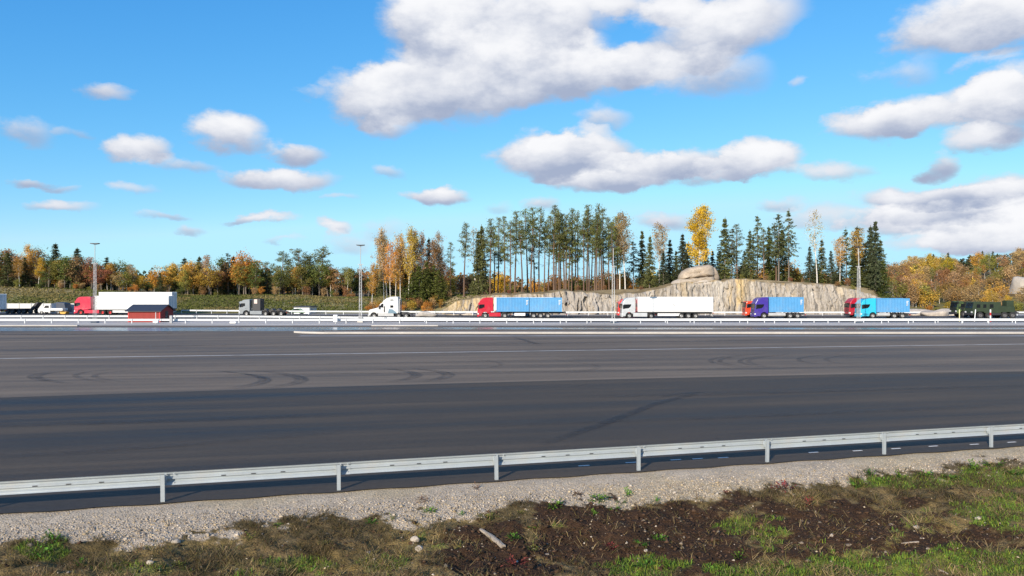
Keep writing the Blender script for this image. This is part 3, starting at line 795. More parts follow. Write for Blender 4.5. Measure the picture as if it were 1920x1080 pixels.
def guardrail(pts, top, label, group, mat, fine=False, post_mat=None, buried=.4, side=1):
    """posts at pts (x,y,z of the foot), a lapped W beam from each post to the next"""
    root = empty('guardrail', pts[0]); tag(root, label, 'guardrail', group)
    pm = MB()
    if fine:
        # sigma post, lips towards the left
        pm.box(-.05, .05, -.004, .0, -buried, top - .03); pm.box(-.05, -.046, -.004, .055, -buried, top - .03); pm.box(.046, .05, -.004, .055, -buried, top - .03)
        pm.box(-.05, -.03, .051, .055, -buried, top - .03); pm.box(.03, .05, .051, .055, -buried, top - .03)
    else:
        pm.box(-.05, .05, -.03, .03, -buried, top - .03)
    pmesh = pm.mesh('post', post_mat or mat)
    br = MB(); br.prism([(-.05, 0), (.05, 0), (.08, .10), (.05, .20), (-.05, .20), (-.08, .10)], .056, .135)
    brm = br.mesh('spacer', mat)
    bolt = MB()
    bolt.lathe_y([(0, -.014), (.016, -.012), (.018, 0)], 0, 0, 8)
    boltm = bolt.mesh('bolt', mat)
    slot = MB(); slot.prism([(-.05, -.012), (.05, -.012), (.062, 0), (.05, .012), (-.05, .012), (-.062, 0)], -.002, .001); slotm = slot.mesh('bolt_slot', M_DARK)
    beams = {}
    p0 = Vector(pts[0])
    for i, p in enumerate(pts):
        p = Vector(p)
        q = Vector(pts[i + 1]) if i + 1 < len(pts) else None
        d = (q - p) if q else (p - Vector(pts[i - 1]))
        ang = math.atan2(d.y, d.x)
        po = link('post', pmesh, root, p - p0); po.rotation_euler = (0, 0, ang)
        if fine:
            s_ = link('spacer', brm, root, p - p0 + Vector((0, 0, top - .26))); s_.rotation_euler = (0, 0, ang)
            po.rotation_euler = (math.radians(random.uniform(-.8, .8)), math.radians(random.uniform(-.8, .8)), ang)
        if q:
            L = round(d.length, 2)
            if L not in beams: beams[L] = wbeam(L + (.30 if fine else .0)).mesh('beam', mat)
            nrm = Vector((-math.sin(ang), math.cos(ang), 0))
            lift = Vector((0, 0, top - .316 + (.0025 if (fine and i % 2) else 0)))
            bo = link('beam', beams[L], root, p - p0 + nrm * ((.135 if fine else .04) + (.005 if i % 2 and fine else 0)) + lift)
            bo.rotation_euler = (0, -math.atan2(d.z, math.hypot(d.x, d.y)), ang)
            if fine:
                for k in range(4):
                    bb = link('bolt', boltm, bo, (.05 + .18 * (k // 2), .022, (.055, .26)[k % 2]))
                for f in (.33, .5, .67):
                    link('bolt_slot', slotm, bo, (L * f, .0195, .158))
    return root

near_pts = []
for k in range(-4, 12):
    p = A0 + RAIL_DIR * STEP * k
    near_pts.append((p.x, p.y, -.02))
guardrail(near_pts, .70, 'galvanised steel guardrail on square posts along the gravel shoulder', None, M_ZINC, fine=True)

def line_pts(fn, xa, xb, step):
    pts = []; x = xa
    while x < xb:
        y = fn(x); pts.append((x, y, 0.0)); e = .1; sl = (fn(x + e) - y) / e
        x += step / math.sqrt(1 + sl * sl)
    return pts
railB = line_pts(lambda x: 119.6, PX(-120, 119.6) + 1.3, 110, 4.17)
guardrail(railB, .72, 'long white guardrail between the yard and the median masts', None, M_ZINC_FAR)
def railA_y(x): return 122.4 + 15.5 * float(1 - sstep(-60, 12, x))
railA = line_pts(railA_y, -100, 110, 3.95)
guardrail(railA, .68, 'white guardrail on the truck side of the median, curving away behind the red shed', None, M_ZINC_FAR)
def railC_y(x): return road_y(x) + 16.2
railC = line_pts(railC_y, PX(335, 172), 118, 4.0)
railC = [(x, y, .05) for x, y, z in railC]
guardrail(railC, .78, 'white guardrail along the back of the truck road below rock and bank', None, M_ZINC_FAR)

# ---------------------------------------------------------------- lattice lamp masts
M_MAST = material('mast_zinc', (.42, .42, .41), rough=.5, metal=.1, vary=.12, scale=2)
def lattice_mast(px, Y, h, label):
    r = empty('lamp_mast', (PX(px, Y), Y, 0.0)); tag(r, label, 'lamp mast', 'lattice lamp masts along the median')
    mb = MB(); mb.box(-.45, .45, -.45, .45, -.2, .35); mb.build('footing', M_KERB, r, bevel=.03)
    w0, w1 = .20, .14; ht = h; h = h - 2.2
    legs = []
    for sx in (-1, 1):
        for sy in (-1, 1):
            MB().tube((sx * w0, sy * w0, .3), (sx * w1, sy * w1, h - .8), .035, .026, 6).build('leg', M_MAST, r)
    mb = MB(); n = 20
    for k in range(n):
        za = .4 + (h - 1.3) * k / n; zb = .4 + (h - 1.3) * (k + 1) / n
        wa = w0 + (w1 - w0) * (za - .3) / (h - 1.1); wb = w0 + (w1 - w0) * (zb - .3) / (h - 1.1)
        s = 1 if k % 2 else -1
        for sy in (-1, 1):
            mb.tube((-s * wa, sy * wa, za), (s * wb, sy * wb, zb), .013, n=4); mb.tube((sy * wa, -s * wa, za), (sy * wb, s * wb, zb), .013, n=4)
    mb.build('lattice', M_MAST, r)
    h = ht; mb = MB(); mb.box(-.45, .45, -.04, .04, h - 3.1, h - 3.02); mb.tube((0, 0, h - 3.3), (0, 0, h - .02), .05, n=8); mb.build('head_frame', M_MAST, r)
    for sx in (-1, 1):
        mb = MB(); mb.prism([(sx * .05, h - .12), (sx * .62, h - .02), (sx * .66, h + .1), (sx * .05, h + .08)], -.28, .28)
        mb.build('lamp_head', M_DARK, r)
    return r
lattice_mast(178, 121.0, ZY(457, 121.0), 'lattice lamp mast in front of the red tractor with long white trailer')
lattice_mast(676, 123.5, ZY(460, 123.5), 'lattice lamp mast between the grey tractor and the long nosed white tractor')
lattice_mast(1150, 121.0, ZY(463, 121.0), 'lattice lamp mast beside the white truck with long white trailer')
lattice_mast(1610, 121.0, ZY(463, 121.0), 'lattice lamp mast in front of the cyan cab')

# small things on the median
M_WHITE = material('white_paint', (.78, .78, .76), rough=.4, vary=.06, scale=2)
M_GREY = material('grey_paint', (.33, .34, .35), rough=.5, vary=.1, scale=2)
def post_box(px, Y, w, z0, z1, label, cat, mat=None, post=True, name='marker_box', tall=None):
    r = empty(name, (PX(px, Y), Y, 0)); tag(r, label, cat)
    mb = MB(); mb.box(-w / 2, w / 2, -.18, .18, z0, z1); mb.build('box', mat or M_WHITE, r, bevel=.03)
    mb = MB(); mb.tube((0, .0, -.1), (0, .0, tall or z0 + .02), .045, n=6); mb.build('post', M_ZINC_FAR, r)
post_box(292, 118.8, .75, .12, .62, 'white cabinet with a thin post in front of the red shed', 'cabinet', tall=1.75, name='cabinet')
post_box(437, 118.8, .95, .05, .32, 'low white box beside the guardrail opposite the grey tractor', 'box', name='utility_box')
post_box(629, 119.1, .62, .25, 1.35, 'small white signal cabinet standing at the guardrail', 'cabinet', name='cabinet')
post_box(676, 124.6, .85, .05, .95, 'grey switch cabinet at the foot of a lamp mast', 'cabinet', M_GREY, name='switch_cabinet')
post_box(321, 118.9, .42, .1, 1.25, 'pale cabinet in front of the shaded gable of the shed', 'cabinet', M_GREY, name='cabinet')
M_REDW = material('red_paint', (.55, .03, .03), rough=.4, vary=.08, scale=2)
r = empty('marker_post', (PX(1857, 126.5), 126.5, .0)); tag(r, 'red and white banded marker post before the camouflaged tractor', 'marker post')
for k in range(4):
    mb = MB(); mb.box(-.09, .09, -.05, .05, .5 * k, .5 * k + .5); mb.build('band', (M_REDW, M_WHITE)[k % 2], r)
M_YEL = material('pale_yellow', (.72, .68, .35), rough=.5, vary=.08, scale=2)
for (px, nm, mt) in ((1799, 'pale yellow marker pole before the camouflaged truck cab', M_YEL), (1827, 'thin white marker pole before the camouflaged tractor', M_WHITE)):
    Y = 127.0; r = empty('marker_pole', (PX(px, Y), Y, 0)); tag(r, nm, 'marker pole')
    MB().tube((0, 0, -.1), (.0 if mt is M_YEL else .2, 0, 2.0), .075, n=6).build('pole', mt, r)
    MB().lathe_y([(0, -.16), (.16, -.12), (.2, 0), (.16, .12), (0, .16)], 0, .35, 10).build('lamp', mt, r)

# ---------------------------------------------------------------- red shed
def shed():
    Y = 123.9
    xa, xb = PX(240, Y), PX(300, Y); w = xb - xa; dp = 4.9; he, hr = 1.85, 2.75
    r = empty('red_shed', (xa, Y, 0)); tag(r, 'small red wooden shed with dark pitched roof beside the median guardrail', 'shed')
    mr = material('falu_red_boards', (.30, .045, .035), rough=.85, vary=.18, scale=1.4, fine=.1, fine_scale=9, stretch=(3, 3, .4))
    mroof = material('dark_roof_sheet', (.035, .037, .045), rough=.45, vary=.15, scale=1.5)
    mb = MB(); mb.prism_x([(.06, 0), (.06, he), (dp / 2, hr - .06), (dp - .06, he), (dp - .06, 0)], .05, w - .05); mb.build('wall', mr, r)
    bd = MB(); bd.box(0, .155, -.0, .03, 0, he); bm_ = bd.mesh('board', mr)
    n = int(w / .19)
    for i in range(n): link('board', bm_, r, (i * w / n + .01, .03 + .008 * (i % 2), 0))
    n = int(dp / .19)
    for i in range(n):
        yc = (i + .5) * dp / n; hh = he + (hr - he) * (1 - abs(yc - dp / 2) / (dp / 2)) - .05
        b_ = MB(); b_.box(0, .03, -.078, .078, 0, hh); b_.build('board', mr, r, loc=(w - .05 + .006 * (i % 2), yc, 0))
    for s in (0, 1):
        mb = MB(); sl = (hr - he) / (dp / 2); ov = .35
        if s == 0: pr = [(-ov, he - ov * sl), (dp / 2, hr), (dp / 2, hr + .09), (-ov, he - ov * sl + .09)]
        else: pr = [(dp + ov, he - ov * sl), (dp + ov, he - ov * sl + .09), (dp / 2 + .001, hr + .09), (dp / 2 + .001, hr)]
        mb.prism_x(pr, -.4, w + .3); mb.build('roof', mroof, r)
    for xx in (.0, w - .1):
        mb = MB(); mb.box(xx - .02, xx + .12, -.0, .027, 0, he); mb.build('corner_board', M_REDW, r)
    mb = MB(); mb.box(w - .012, w + .03, 1.9, 2.9, 0, 1.75); d_ = mb.build('door', M_DARK, r)
    mb = MB(); mb.box(w + .03, w + .07, 2.0, 2.06, .85, .95); mb.build('handle', M_ZINC_FAR, d_)
shed()

# ---------------------------------------------------------------- trucks (front at x = 0, heading -x, near side at -y)
def paint(name, c, rough=.28): return material(name, c, rough=rough, vary=.05, scale=1.2, coat=.4, dirt=((.20, .18, .15), .25, .9))
M_TYRE = material('tyre', (.022, .022, .023), rough=.85, vary=.2, scale=4)
M_RIM = material('rim', (.34, .34, .335), rough=.35, metal=.3, vary=.15, scale=4)
M_RIM_DK = material('rim_dark', (.10, .10, .105), rough=.5, vary=.2, scale=4)
M_GLASS = material('tinted_glass', (.012, .014, .017), rough=.06, vary=0, spec=.6)
M_LAMP = material('lamp_glass', (.75, .75, .72), rough=.1, vary=0)
M_TAIL = material('tail_lamp', (.45, .015, .012), rough=.2, vary=0)
M_FRAME = material('chassis_paint', (.035, .034, .036), rough=.6, vary=.25, scale=1.5, dirt=((.16, .14, .11), .5, 1.4))
M_GUARD = material('side_guard', (.46, .46, .45), rough=.45, vary=.12, scale=1.5)
M_BOX_WHITE = paint('trailer_white', (.78, .78, .76), .35)
M_BLUE = material('container_blue', (.085, .30, .56), rough=.5, vary=.10, scale=.8, dirt=((.20, .30, .40), .35, .7), fine=.05, fine_scale=6)
M_BLUE2 = material('container_sky_blue', (.11, .33, .58), rough=.5, vary=.12, scale=.8, dirt=((.22, .32, .42), .4, .6), fine=.05, fine_scale=6)

_wheel = {}
def wheel(parent, x, y, r=.51, w=.32, rim=None, z=None):
    key = (r, w, (rim or M_RIM).name, y < 0)
    if key not in _wheel:
        s = -1 if y < 0 else 1                  # outer face
        t = MB(); t.lathe_y([(.30 * r / .51, s * w * .42), (r * .86, s * w * .5), (r * .97, s * w * .42), (r, s * w * .25), (r, -s * w * .25), (r * .97, -s * w * .42), (r * .86, -s * w * .5), (.30, -s * w * .4)], 0, 0, 22)
        c = MB(); k = r / .51
        c.lathe_y([(0, s * w * .30), (.085 * k, s * w * .32), (.10 * k, s * w * .18), (.20 * k, s * w * .08), (.235 * k, s * w * .22), (.255 * k, s * w * .44), (.275 * k, s * w * .45), (.31 * k, -s * w * .3)], 0, 0, 22)
        _wheel[key] = (t.mesh('wheel', M_TYRE, True), c.mesh('rim', rim or M_RIM, True))
    a, b = _wheel[key]
    o = link('wheel', a, parent, (x, y, z if z is not None else r))
    link('rim', b, o)
    return o

def arch(cx, cz, r, n=9):
    return [(cx + r * math.cos(math.pi * k / n), cz + r * math.sin(math.pi * k / n)) for k in range(n + 1)]

def cab_over(name, loc, color, label, group=None, roof=3.75, length=2.35, chassis=6.0, rear_axles=(4.75,), skirts=True, skirt_mat=None, front_axle=1.38,
             high=True, spoiler=True, visor=True, box_window=False, trim=None, rim=None, fifth=True, side_wind='sweep'):
    r = empty(name, loc); tag(r, label, 'truck', group)
    m = paint(name + '_' + label.split()[0] + '_' + label.split()[1], color)
    W = 1.25
    fl = .42
    pr = [(.10, fl), (.02, .62), (.0, 1.15), (.03, 1.75), (.16, 2.72), (.28, 2.98)]
    pr += [(.55, roof - .42), (.85, roof - .16), (1.3, roof - .05), (length, roof)] if high else [(.5, 3.05), (length - .15, 3.12), (length, 3.05)]
    pr += [(length + .02, 1.12)] + [(front_axle + .66, 1.05)] + arch(front_axle, .52, .64)[1:-1] + [(front_axle - .66, fl)]
    body = MB(); body.prism(pr, -W + .02, W - .02); cab = body.build('cab', m, r, bevel=.07)
    # windscreen
    ws = MB(); ws.add([(.005, -W + .16, 1.82), (.005, W - .16, 1.82), (.125, W - .2, 2.66), (.125, -W + .2, 2.66), (.06, -W + .16, 1.82), (.06, W - .16, 1.82), (.2, W - .2, 2.66), (.2, -W + .2, 2.66)],
                      [(0, 1, 2, 3), (4, 7, 6, 5), (0, 4, 5, 1), (3, 2, 6, 7), (0, 3, 7, 4), (1, 5, 6, 2)]); ws.build('windscreen', M_GLASS, r)
    for s in (-1, 1):
        y0, y1 = (s * (W - .03), s * (W - .012)); y0, y1 = min(y0, y1), max(y0, y1)
        gw = MB()
        if side_wind == 'sweep': gw.prism([(.34, 1.78), (1.25, 1.88), (1.55, 2.10), (1.75, 2.52), (1.72, 2.60), (.42, 2.58)], y0, y1)
        else: gw.prism([(.34, 1.80), (.85, 1.80), (1.0, 1.98), (1.28, 1.98), (1.28, 2.56), (.45, 2.56)], y0, y1)
        gw.build('side_window', M_GLASS, r)
        dr = MB(); yd = s * (W - .018); dr.prism([(.28, 1.14), (front_axle + .05, 1.22), (1.62, 1.30), (1.62, 1.70), (.28, 1.70)], min(yd, yd + s * .012), max(yd, yd + s * .012)); do = dr.build('door', m, r)
        hd = MB(); yh = s * (W + .005); hd.box(1.32, 1.50, min(yh, yh + s * .03), max(yh, yh + s * .03), 1.55, 1.60); hd.build('handle', M_DARK, do)
        mi = MB(); ym = s * (W + .16); mi.box(.16, .34, min(ym - .11, ym + .11), max(ym - .11, ym + .11), 1.85, 2.5); mi.tube((.28, s * (W - .05), 2.5), (.25, ym, 2.48), .02, n=5); mi.build('mirror', M_DARK, r, bevel=.04)
        hl = MB(); hl.prism([(-.01, .72), (.22, .72), (.22, .94), (.015, .98)], min(s * .82, s * 1.235), max(s * .82, s * 1.235)); hl.build('headlight', M_LAMP, r)
    gr = MB(); gr.box(-.035, .05, -.78, .78, .98, 1.66); g_ = gr.build('grille', M_DARK, r, bevel=.03)
    for k in range(4):
        b_ = MB(); b_.box(-.05, -.03, -.76, .76, 1.06 + k * .15, 1.12 + k * .15); b_.build('bar', m, g_)
    bp = MB(); bp.box(-.06, .3, -W + .03, W - .03, .30, .66); bp.build('bumper', trim or m, r, bevel=.06)
    if visor:
        v = MB(); v.prism([(.0, 2.70), (.16, 2.74), (.2, 2.86), (.02, 2.80)], -W + .1, W - .1); v.build('sun_visor', M_DARK if not high else m, r)
    if spoiler and high:
        for s in (-1, 1):
            sp = MB(); sp.prism([(length - .05, 1.3), (length + .45, 1.3), (length + .40, roof - .05), (length - .05, roof - .02)], min(s * 1.17, s * 1.22), max(s * 1.17, s * 1.22)); sp.build('side_deflector', m, r)
    # frame, tanks, mudguards
    fr = MB()
    for s in (-1, 1): fr.box(.5, chassis, s * .42 - .05, s * .42 + .05, .72, .98)
    for xx in np.arange(1.0, chassis, 1.1): fr.box(xx, xx + .1, -.42, .42, .76, .94)
    fr.build('chassis', M_FRAME, r)
    xr0 = min(rear_axles) - .72
    for s in (-1, 1):
        if skirts:
            sk = MB(); sk.box(front_axle + .72, xr0, min(s * 1.02, s * 1.22), max(s * 1.02, s * 1.22), .34, 1.06); sk.build('side_skirt', skirt_mat or m, r, bevel=.05)
        else:
            tk = MB(); tk.tube((front_axle + .85, s * .88, .72), (xr0 - .1, s * .88, .72), .33, n=14); tk.build('fuel_tank', M_GUARD, r)
        wheel(r, front_axle, s * 1.07, rim=rim)
        for xa in rear_axles:
            wheel(r, xa, s * 1.05, w=.44, rim=rim)
            mg = MB(); pts = arch(xa, .55, .62, 8); pin = arch(xa, .55, .57, 8)[::-1]; mg.prism(pts + pin, min(s * .8, s * 1.24), max(s * .8, s * 1.24)); mg.build('mudguard', M_FRAME, r)
        tl = MB(); tl.box(chassis - .02, chassis + .05, min(s * .5, s * .95), max(s * .5, s * .95), .62, .78); tl.build('tail_light', M_TAIL, r)
    if fifth:
        f_ = MB()
        f_.prism([(min(rear_axles) - .55, .99), (max(rear_axles) + .45, .99), (max(rear_axles) + .65, 1.06), (max(rear_axles) + .4, 1.16), (min(rear_axles) - .4, 1.16)], -.45, .45); f_.build('fifth_wheel', M_DARK, r)
    return r

def semi_trailer(loc, x0, L, hb, ht, label, mat=None, group=None, name='semi_trailer', axles=None, gap_white=True, guard=True, frontal=True):
    """box trailer, body from x0 to x0+L"""
    r = empty(name, loc); tag(r, label, 'trailer', group)
    m = mat or M_BOX_WHITE
    mb = MB(); mb.box(x0, x0 + L, -1.27, 1.27, hb, ht); mb.build('box_body', m, r, bevel=.035)
    for s in (-1, 1):
        for (za, zb) in ((hb - .03, hb + .10), (ht - .12, ht + .02)):
            ra = MB(); ra.box(x0 - .01, x0 + L + .01, min(s * 1.262, s * 1.29), max(s * 1.262, s * 1.29), za, zb); ra.build('rail_trim', M_GUARD if za < 2 else m, r)
        dl = MB(); dl.box(x0 + L - .005, x0 + L + .03, min(0.02 * s, s * 1.2), max(.02 * s, s * 1.2), hb + .12, ht - .1); d_ = dl.build('rear_door', m, r)
        rod = MB(); rod.tube((x0 + L + .05, s * .55, hb + .1), (x0 + L + .05, s * .55, ht - .1), .022, n=6); rod.build('lock_rod', M_GUARD, d_)
        tl = MB(); tl.box(x0 + L - .02, x0 + L + .06, min(s * .75, s * 1.2), max(s * .75, s * 1.2), hb - .28, hb - .12); tl.build('tail_light', M_TAIL, r)
        lg = MB(); lg.box(x0 + 3.0, x0 + 3.14, min(s * .7, s * .84), max(s * .7, s * .84), .28, hb - .05); lg.box(x0 + 2.9, x0 + 3.24, min(s * .66, s * .88), max(s * .66, s * .88), .24, .29); lg.build('landing_leg', M_FRAME, r)
        if guard:
            sg = MB(); y_ = s * 1.2
            sg.box(x0 + 3.6, x0 + L - 5.9, min(y_, y_ + .03), max(y_, y_ + .03), .50, .95); sg.build('side_guard', m if gap_white else M_GUARD, r)
    fr = MB()
    for s in (-1, 1): fr.box(x0 + .4, x0 + L - .05, s * .5 - .06, s * .5 + .06, hb - .36, hb - .01)
    for xx in np.arange(x0 + .6, x0 + L - .3, 1.0): fr.box(xx, xx + .08, -1.15, 1.15, hb - .12, hb - .005)
    fr.build('chassis', M_FRAME, r)
    bmp = MB(); bmp.box(x0 + L - .15, x0 + L - .03, -1.15, 1.15, .42, .56); bmp.box(x0 + L - .2, x0 + L - .1, -.55, -.45, .5, hb - .2); bmp.box(x0 + L - .2, x0 + L - .1, .45, .55, .5, hb - .2); bmp.build('rear_bumper', M_GUARD, r)
    for xa in (axles or (x0 + L - 5.0, x0 + L - 3.7, x0 + L - 2.4)):
        for s in (-1, 1): wheel(r, xa, s * 1.05, r=.50, w=.38)
    if ht > 0 and frontal:
        fg = MB(); fg.box(x0 - .35, x0 - .002, -.9, .9, ht - 1.35, ht - .25); fg.build('cooling_unit', m, r, bevel=.08)
    return r

def container(loc, mat, label, L=6.06, h=2.59, group='blue shipping containers on trucks'):
    """corrugated box standing on loc, front end at x = 0"""
    r = empty('shipping_container', loc); tag(r, label, 'container', group)
    W = 1.22
    for s in (-1, 1):
        n = int(L / .28); prof = []
        x = .12
        p = (L - .24) / n
        for k in range(n):
            xx = .12 + k * p
            prof += [(xx, 0), (xx + p * .30, 0), (xx + p * .5, -.045), (xx + p * .8, -.045)]
        prof.append((L - .12, 0))
        vs = []; fs = []
        for (a, b_) in prof:
            vs += [(a, s * (W - .02 + b_), .12), (a, s * (W - .02 + b_), h - .10)]
        for k in range(len(prof) - 1): fs.append((2 * k, 2 * k + 2, 2 * k + 3, 2 * k + 1))
        m = MB(); m.add(vs, fs); m.build('corrugated_side', mat, r)
        for (za, zb) in ((0.02, .16), (h - .12, h)):
            b = MB(); b.box(.1, L - .1, min(s * (W - .08), s * W), max(s * (W - .08), s * W), za, zb); b.build('side_rail', mat, r)
        for xx in (0, L - .14):
            b = MB(); b.box(xx, xx + .14, min(s * (W - .12), s * (W + .004)), max(s * (W - .12), s * (W + .004)), 0, h); b.build('corner_post', mat, r)
        dd = MB(); dd.box(L - .06, L - .02, min(.01 * s, s * (W - .12)), max(.01 * s, s * (W - .12)), .14, h - .1); do = dd.build('door', mat, r)
        for q in (.35, .8):
            rd = MB(); rd.tube((L - .005, s * q, .1), (L - .005, s * q, h - .1), .02, n=6); rd.build('lock_rod', M_GUARD, do)
    b = MB(); b.box(.05, L - .05, -W + .03, W - .03, h - .07, h - .03); b.build('roof', mat, r)
    b = MB(); b.box(.03, L - .03, -W + .05, W - .05, .03, .13); b.build('floor', M_FRAME, r)
    b = MB(); b.box(.04, .08, -W + .1, W - .1, .12, h - .1); b.build('front_wall', mat, r)
    for k in range(4):                                   # rows of stencilled marks by the door end
        t = MB(); t.box(L - .62, L - .62 + (.40, .30, .36, .26)[k], -W - .006, -W + .0, h - .62 - k * .24, h - .5 - k * .24); t.build('stencil_mark', M_PAINT, r)
    return r

def skeletal(loc, x0, L, axles, label, group=None, deck=1.22):
    r = empty('container_chassis', loc); tag(r, label, 'trailer', group)
    fr = MB()
    for s in (-1, 1): fr.box(x0, x0 + L, s * .48 - .07, s * .48 + .07, deck - .34, deck - .02)
    for xx in (x0 + .1, x0 + L * .25, x0 + L * .5, x0 + L * .75, x0 + L - .25): fr.box(xx, xx + .14, -1.2, 1.2, deck - .2, deck - .004)
    fr.build('chassis', M_FRAME, r)
    for xa in axles:
        for s in (-1, 1): wheel(r, xa, s * 1.05, r=.50, w=.38)
    for s in (-1, 1):
        lg = MB(); lg.box(x0 + 3.0, x0 + 3.14, min(s * .7, s * .84), max(s * .7, s * .84), .28, deck - .2); lg.build('landing_leg', M_FRAME, r)
        tk = MB(); tk.box(x0 + 3.7, x0 + 5.7, min(s * .95, s * 1.22), max(s * .95, s * 1.22), .48, .98); tk.build('pallet_box', M_BOX_WHITE, r, bevel=.03)
        tl = MB(); tl.box(x0 + L - .02, x0 + L + .05, min(s * .6, s * 1.1), max(s * .6, s * 1.1), .62, .8); tl.build('tail_light', M_TAIL, r)
    b = MB(); b.box(x0 + L + .2, x0 + L + .3, -1.15, 1.15, .45, .58); b.box(x0 + L - .1, x0 + L + .3, -.5, -.42, .56, .85); b.box(x0 + L - .1, x0 + L + .3, .42, .5, .56, .85); b.box(x0 + L + .3, x0 + L + 1.0, -1.1, -1.0, .95, 1.02); b.build('rear_bumper', M_GUARD, r)
    return r

ZR = .018
Y1 = 141.0
def at(px, Y=Y1): return Vector((PX(px, Y), Y, ZR))
s_ = lambda a, b, Y=Y1: (b - a) / F * Y                    # photo pixels to metres along the road

# red tractor, chassis with two containers, white trailer parked behind it
p = at(896, 142)
cab_over('tractor_unit', p, (.50, .010, .030), 'bright red cab tractor coupled to two blue containers', 'parked trucks', roof=3.85, length=2.4, chassis=6.1, rear_axles=(4.95,), side_wind='square')
c_front = s_(896, 931, 142)
skeletal(p, c_front - .4, 13.2, (s_(896, 1000, 142), s_(896, 1013, 142), s_(896, 1026.5, 142)), 'dark skeletal trailer carrying two blue containers', 'container trailers')
container(p + Vector((c_front, 0, 1.22)), M_BLUE, 'blue corrugated container just behind the bright red cab')
container(p + Vector((s_(896, 991.5, 142), 0, 1.21)), M_BLUE2, 'blue corrugated container at the tail of the red tractor trailer')
q = Vector((PX(926.5, 149.5), 149.5, ZR))
semi_trailer(q, 0, 11.4, 1.2, ZY(558, 149.5), 'white box trailer hidden behind the two blue containers', group='box trailers', frontal=False)

# white cab with long white trailer, red cab parked behind
p = at(1164)
cab_over('tractor_unit', p, (.50, .52, .53), 'white cab tractor coupled to a long plain white trailer', 'parked trucks', roof=3.85, length=2.45, chassis=6.2, rear_axles=(s_(1164, 1219),), spoiler=False, front_axle=s_(1164, 1178))
tr = semi_trailer(p, s_(1164, 1194), s_(1194, 1334), 1.22, 3.92, 'long plain white box trailer behind the white cab', group='box trailers', axles=[s_(1164, x) for x in (1275, 1288, 1301.5)], frontal=False)
x_ = s_(1164, 1258)
mk = MB(); mk.add([(x_, -1.30, 2.55), (x_ + .5, -1.30, 2.32), (x_ + .62, -1.30, 2.36), (x_ + .35, -1.30, 2.50), (x_ + .08, -1.30, 2.66)], [(0, 1, 2, 3, 4)])
mk.add([(x_, -1.268, 2.55), (x_ + .5, -1.268, 2.32), (x_ + .62, -1.268, 2.36), (x_ + .35, -1.268, 2.50), (x_ + .08, -1.268, 2.66)], [(4, 3, 2, 1, 0)]); mk.build('emblem', M_GREY, tr)
cab_over('tractor_unit', Vector((PX(1157, 149.5), 149.5, ZR)), (.66, .035, .03), 'red cab tractor peeping out behind the white cab', 'parked trucks', roof=3.55, length=2.4, chassis=6.2, spoiler=False)

# purple rigid truck with container, orange cab behind
p = at(1411)
cab_over('container_truck', p, (.055, .030, .28), 'purple cab truck carrying one blue container', 'parked trucks', roof=3.9, length=s_(1411, 1436.5), chassis=9.4, rear_axles=(s_(1411, 1477), s_(1411, 1491)), skirts=False, front_axle=1.75, fifth=False, spoiler=False)
container(p + Vector((s_(1411, 1438), 0, 1.16)), M_BLUE, 'blue corrugated container on the purple truck', L=6.3, h=2.75)
cab_over('tractor_unit', Vector((PX(1394.5, 148.5), 148.5, ZR)), (.68, .06, .018), 'orange cab tractor standing behind the purple truck', 'parked trucks', roof=3.2, high=False, length=2.3, chassis=6.0, spoiler=False, side_wind='square')

# cyan rigid truck with container, dark red cab behind
p = at(1608)
cab_over('container_truck', p, (.03, .47, .66), 'cyan cab truck carrying one blue container', 'parked trucks', roof=3.72, length=s_(1608, 1636.5), chassis=9.2, rear_axles=(s_(1608, 1671), s_(1608, 1686)), skirts=False, front_axle=s_(1608, 1633) - .2, fifth=False, spoiler=False)
container(p + Vector((s_(1608, 1637.5), 0, 1.14)), M_BLUE, 'blue corrugated container on the cyan truck', L=6.06, h=2.55)
cab_over('tractor_unit', Vector((PX(1587.5, 148.0), 148.0, ZR)), (.42, .012, .03), 'dark red cab tractor standing behind the cyan truck', 'parked trucks', roof=3.75, length=2.4, chassis=6.1, spoiler=False, trim=M_DARK)

# red tractor with long white trailers far along the curve
Yl = 162.0
p = Vector((PX(145, Yl), Yl, ZR))
cab_over('tractor_unit', p, (.56, .012, .05), 'pinkish red cab tractor with a long white trailer', 'parked trucks', roof=3.85, length=s_(145, 172, Yl), chassis=7.2, rear_axles=(s_(145, 198, Yl), s_(145, 212, Yl)), side_wind='square', rim=M_REDW)
semi_trailer(p, s_(145, 184, Yl), s_(184, 321, Yl), 1.15, 3.98, 'long white trailer behind the pinkish red cab', group='box trailers', frontal=False)
Yb = 170.0
semi_trailer(Vector((PX(191, Yb), Yb, ZR)), 0, s_(191, 327, Yb), 1.15, ZY(548, Yb), 'taller white box trailer standing behind the long white trailer', group='box trailers', frontal=False)
semi_trailer(Vector((PX(-110, Yl), Yl, ZR)), 0, s_(-110, 5, Yl), 1.15, ZY(551.5, Yl), 'white box trailer with shaded rear doors cut off by the picture edge', group='box trailers', frontal=False)  # rear doors share the body's white; their grey is only shade

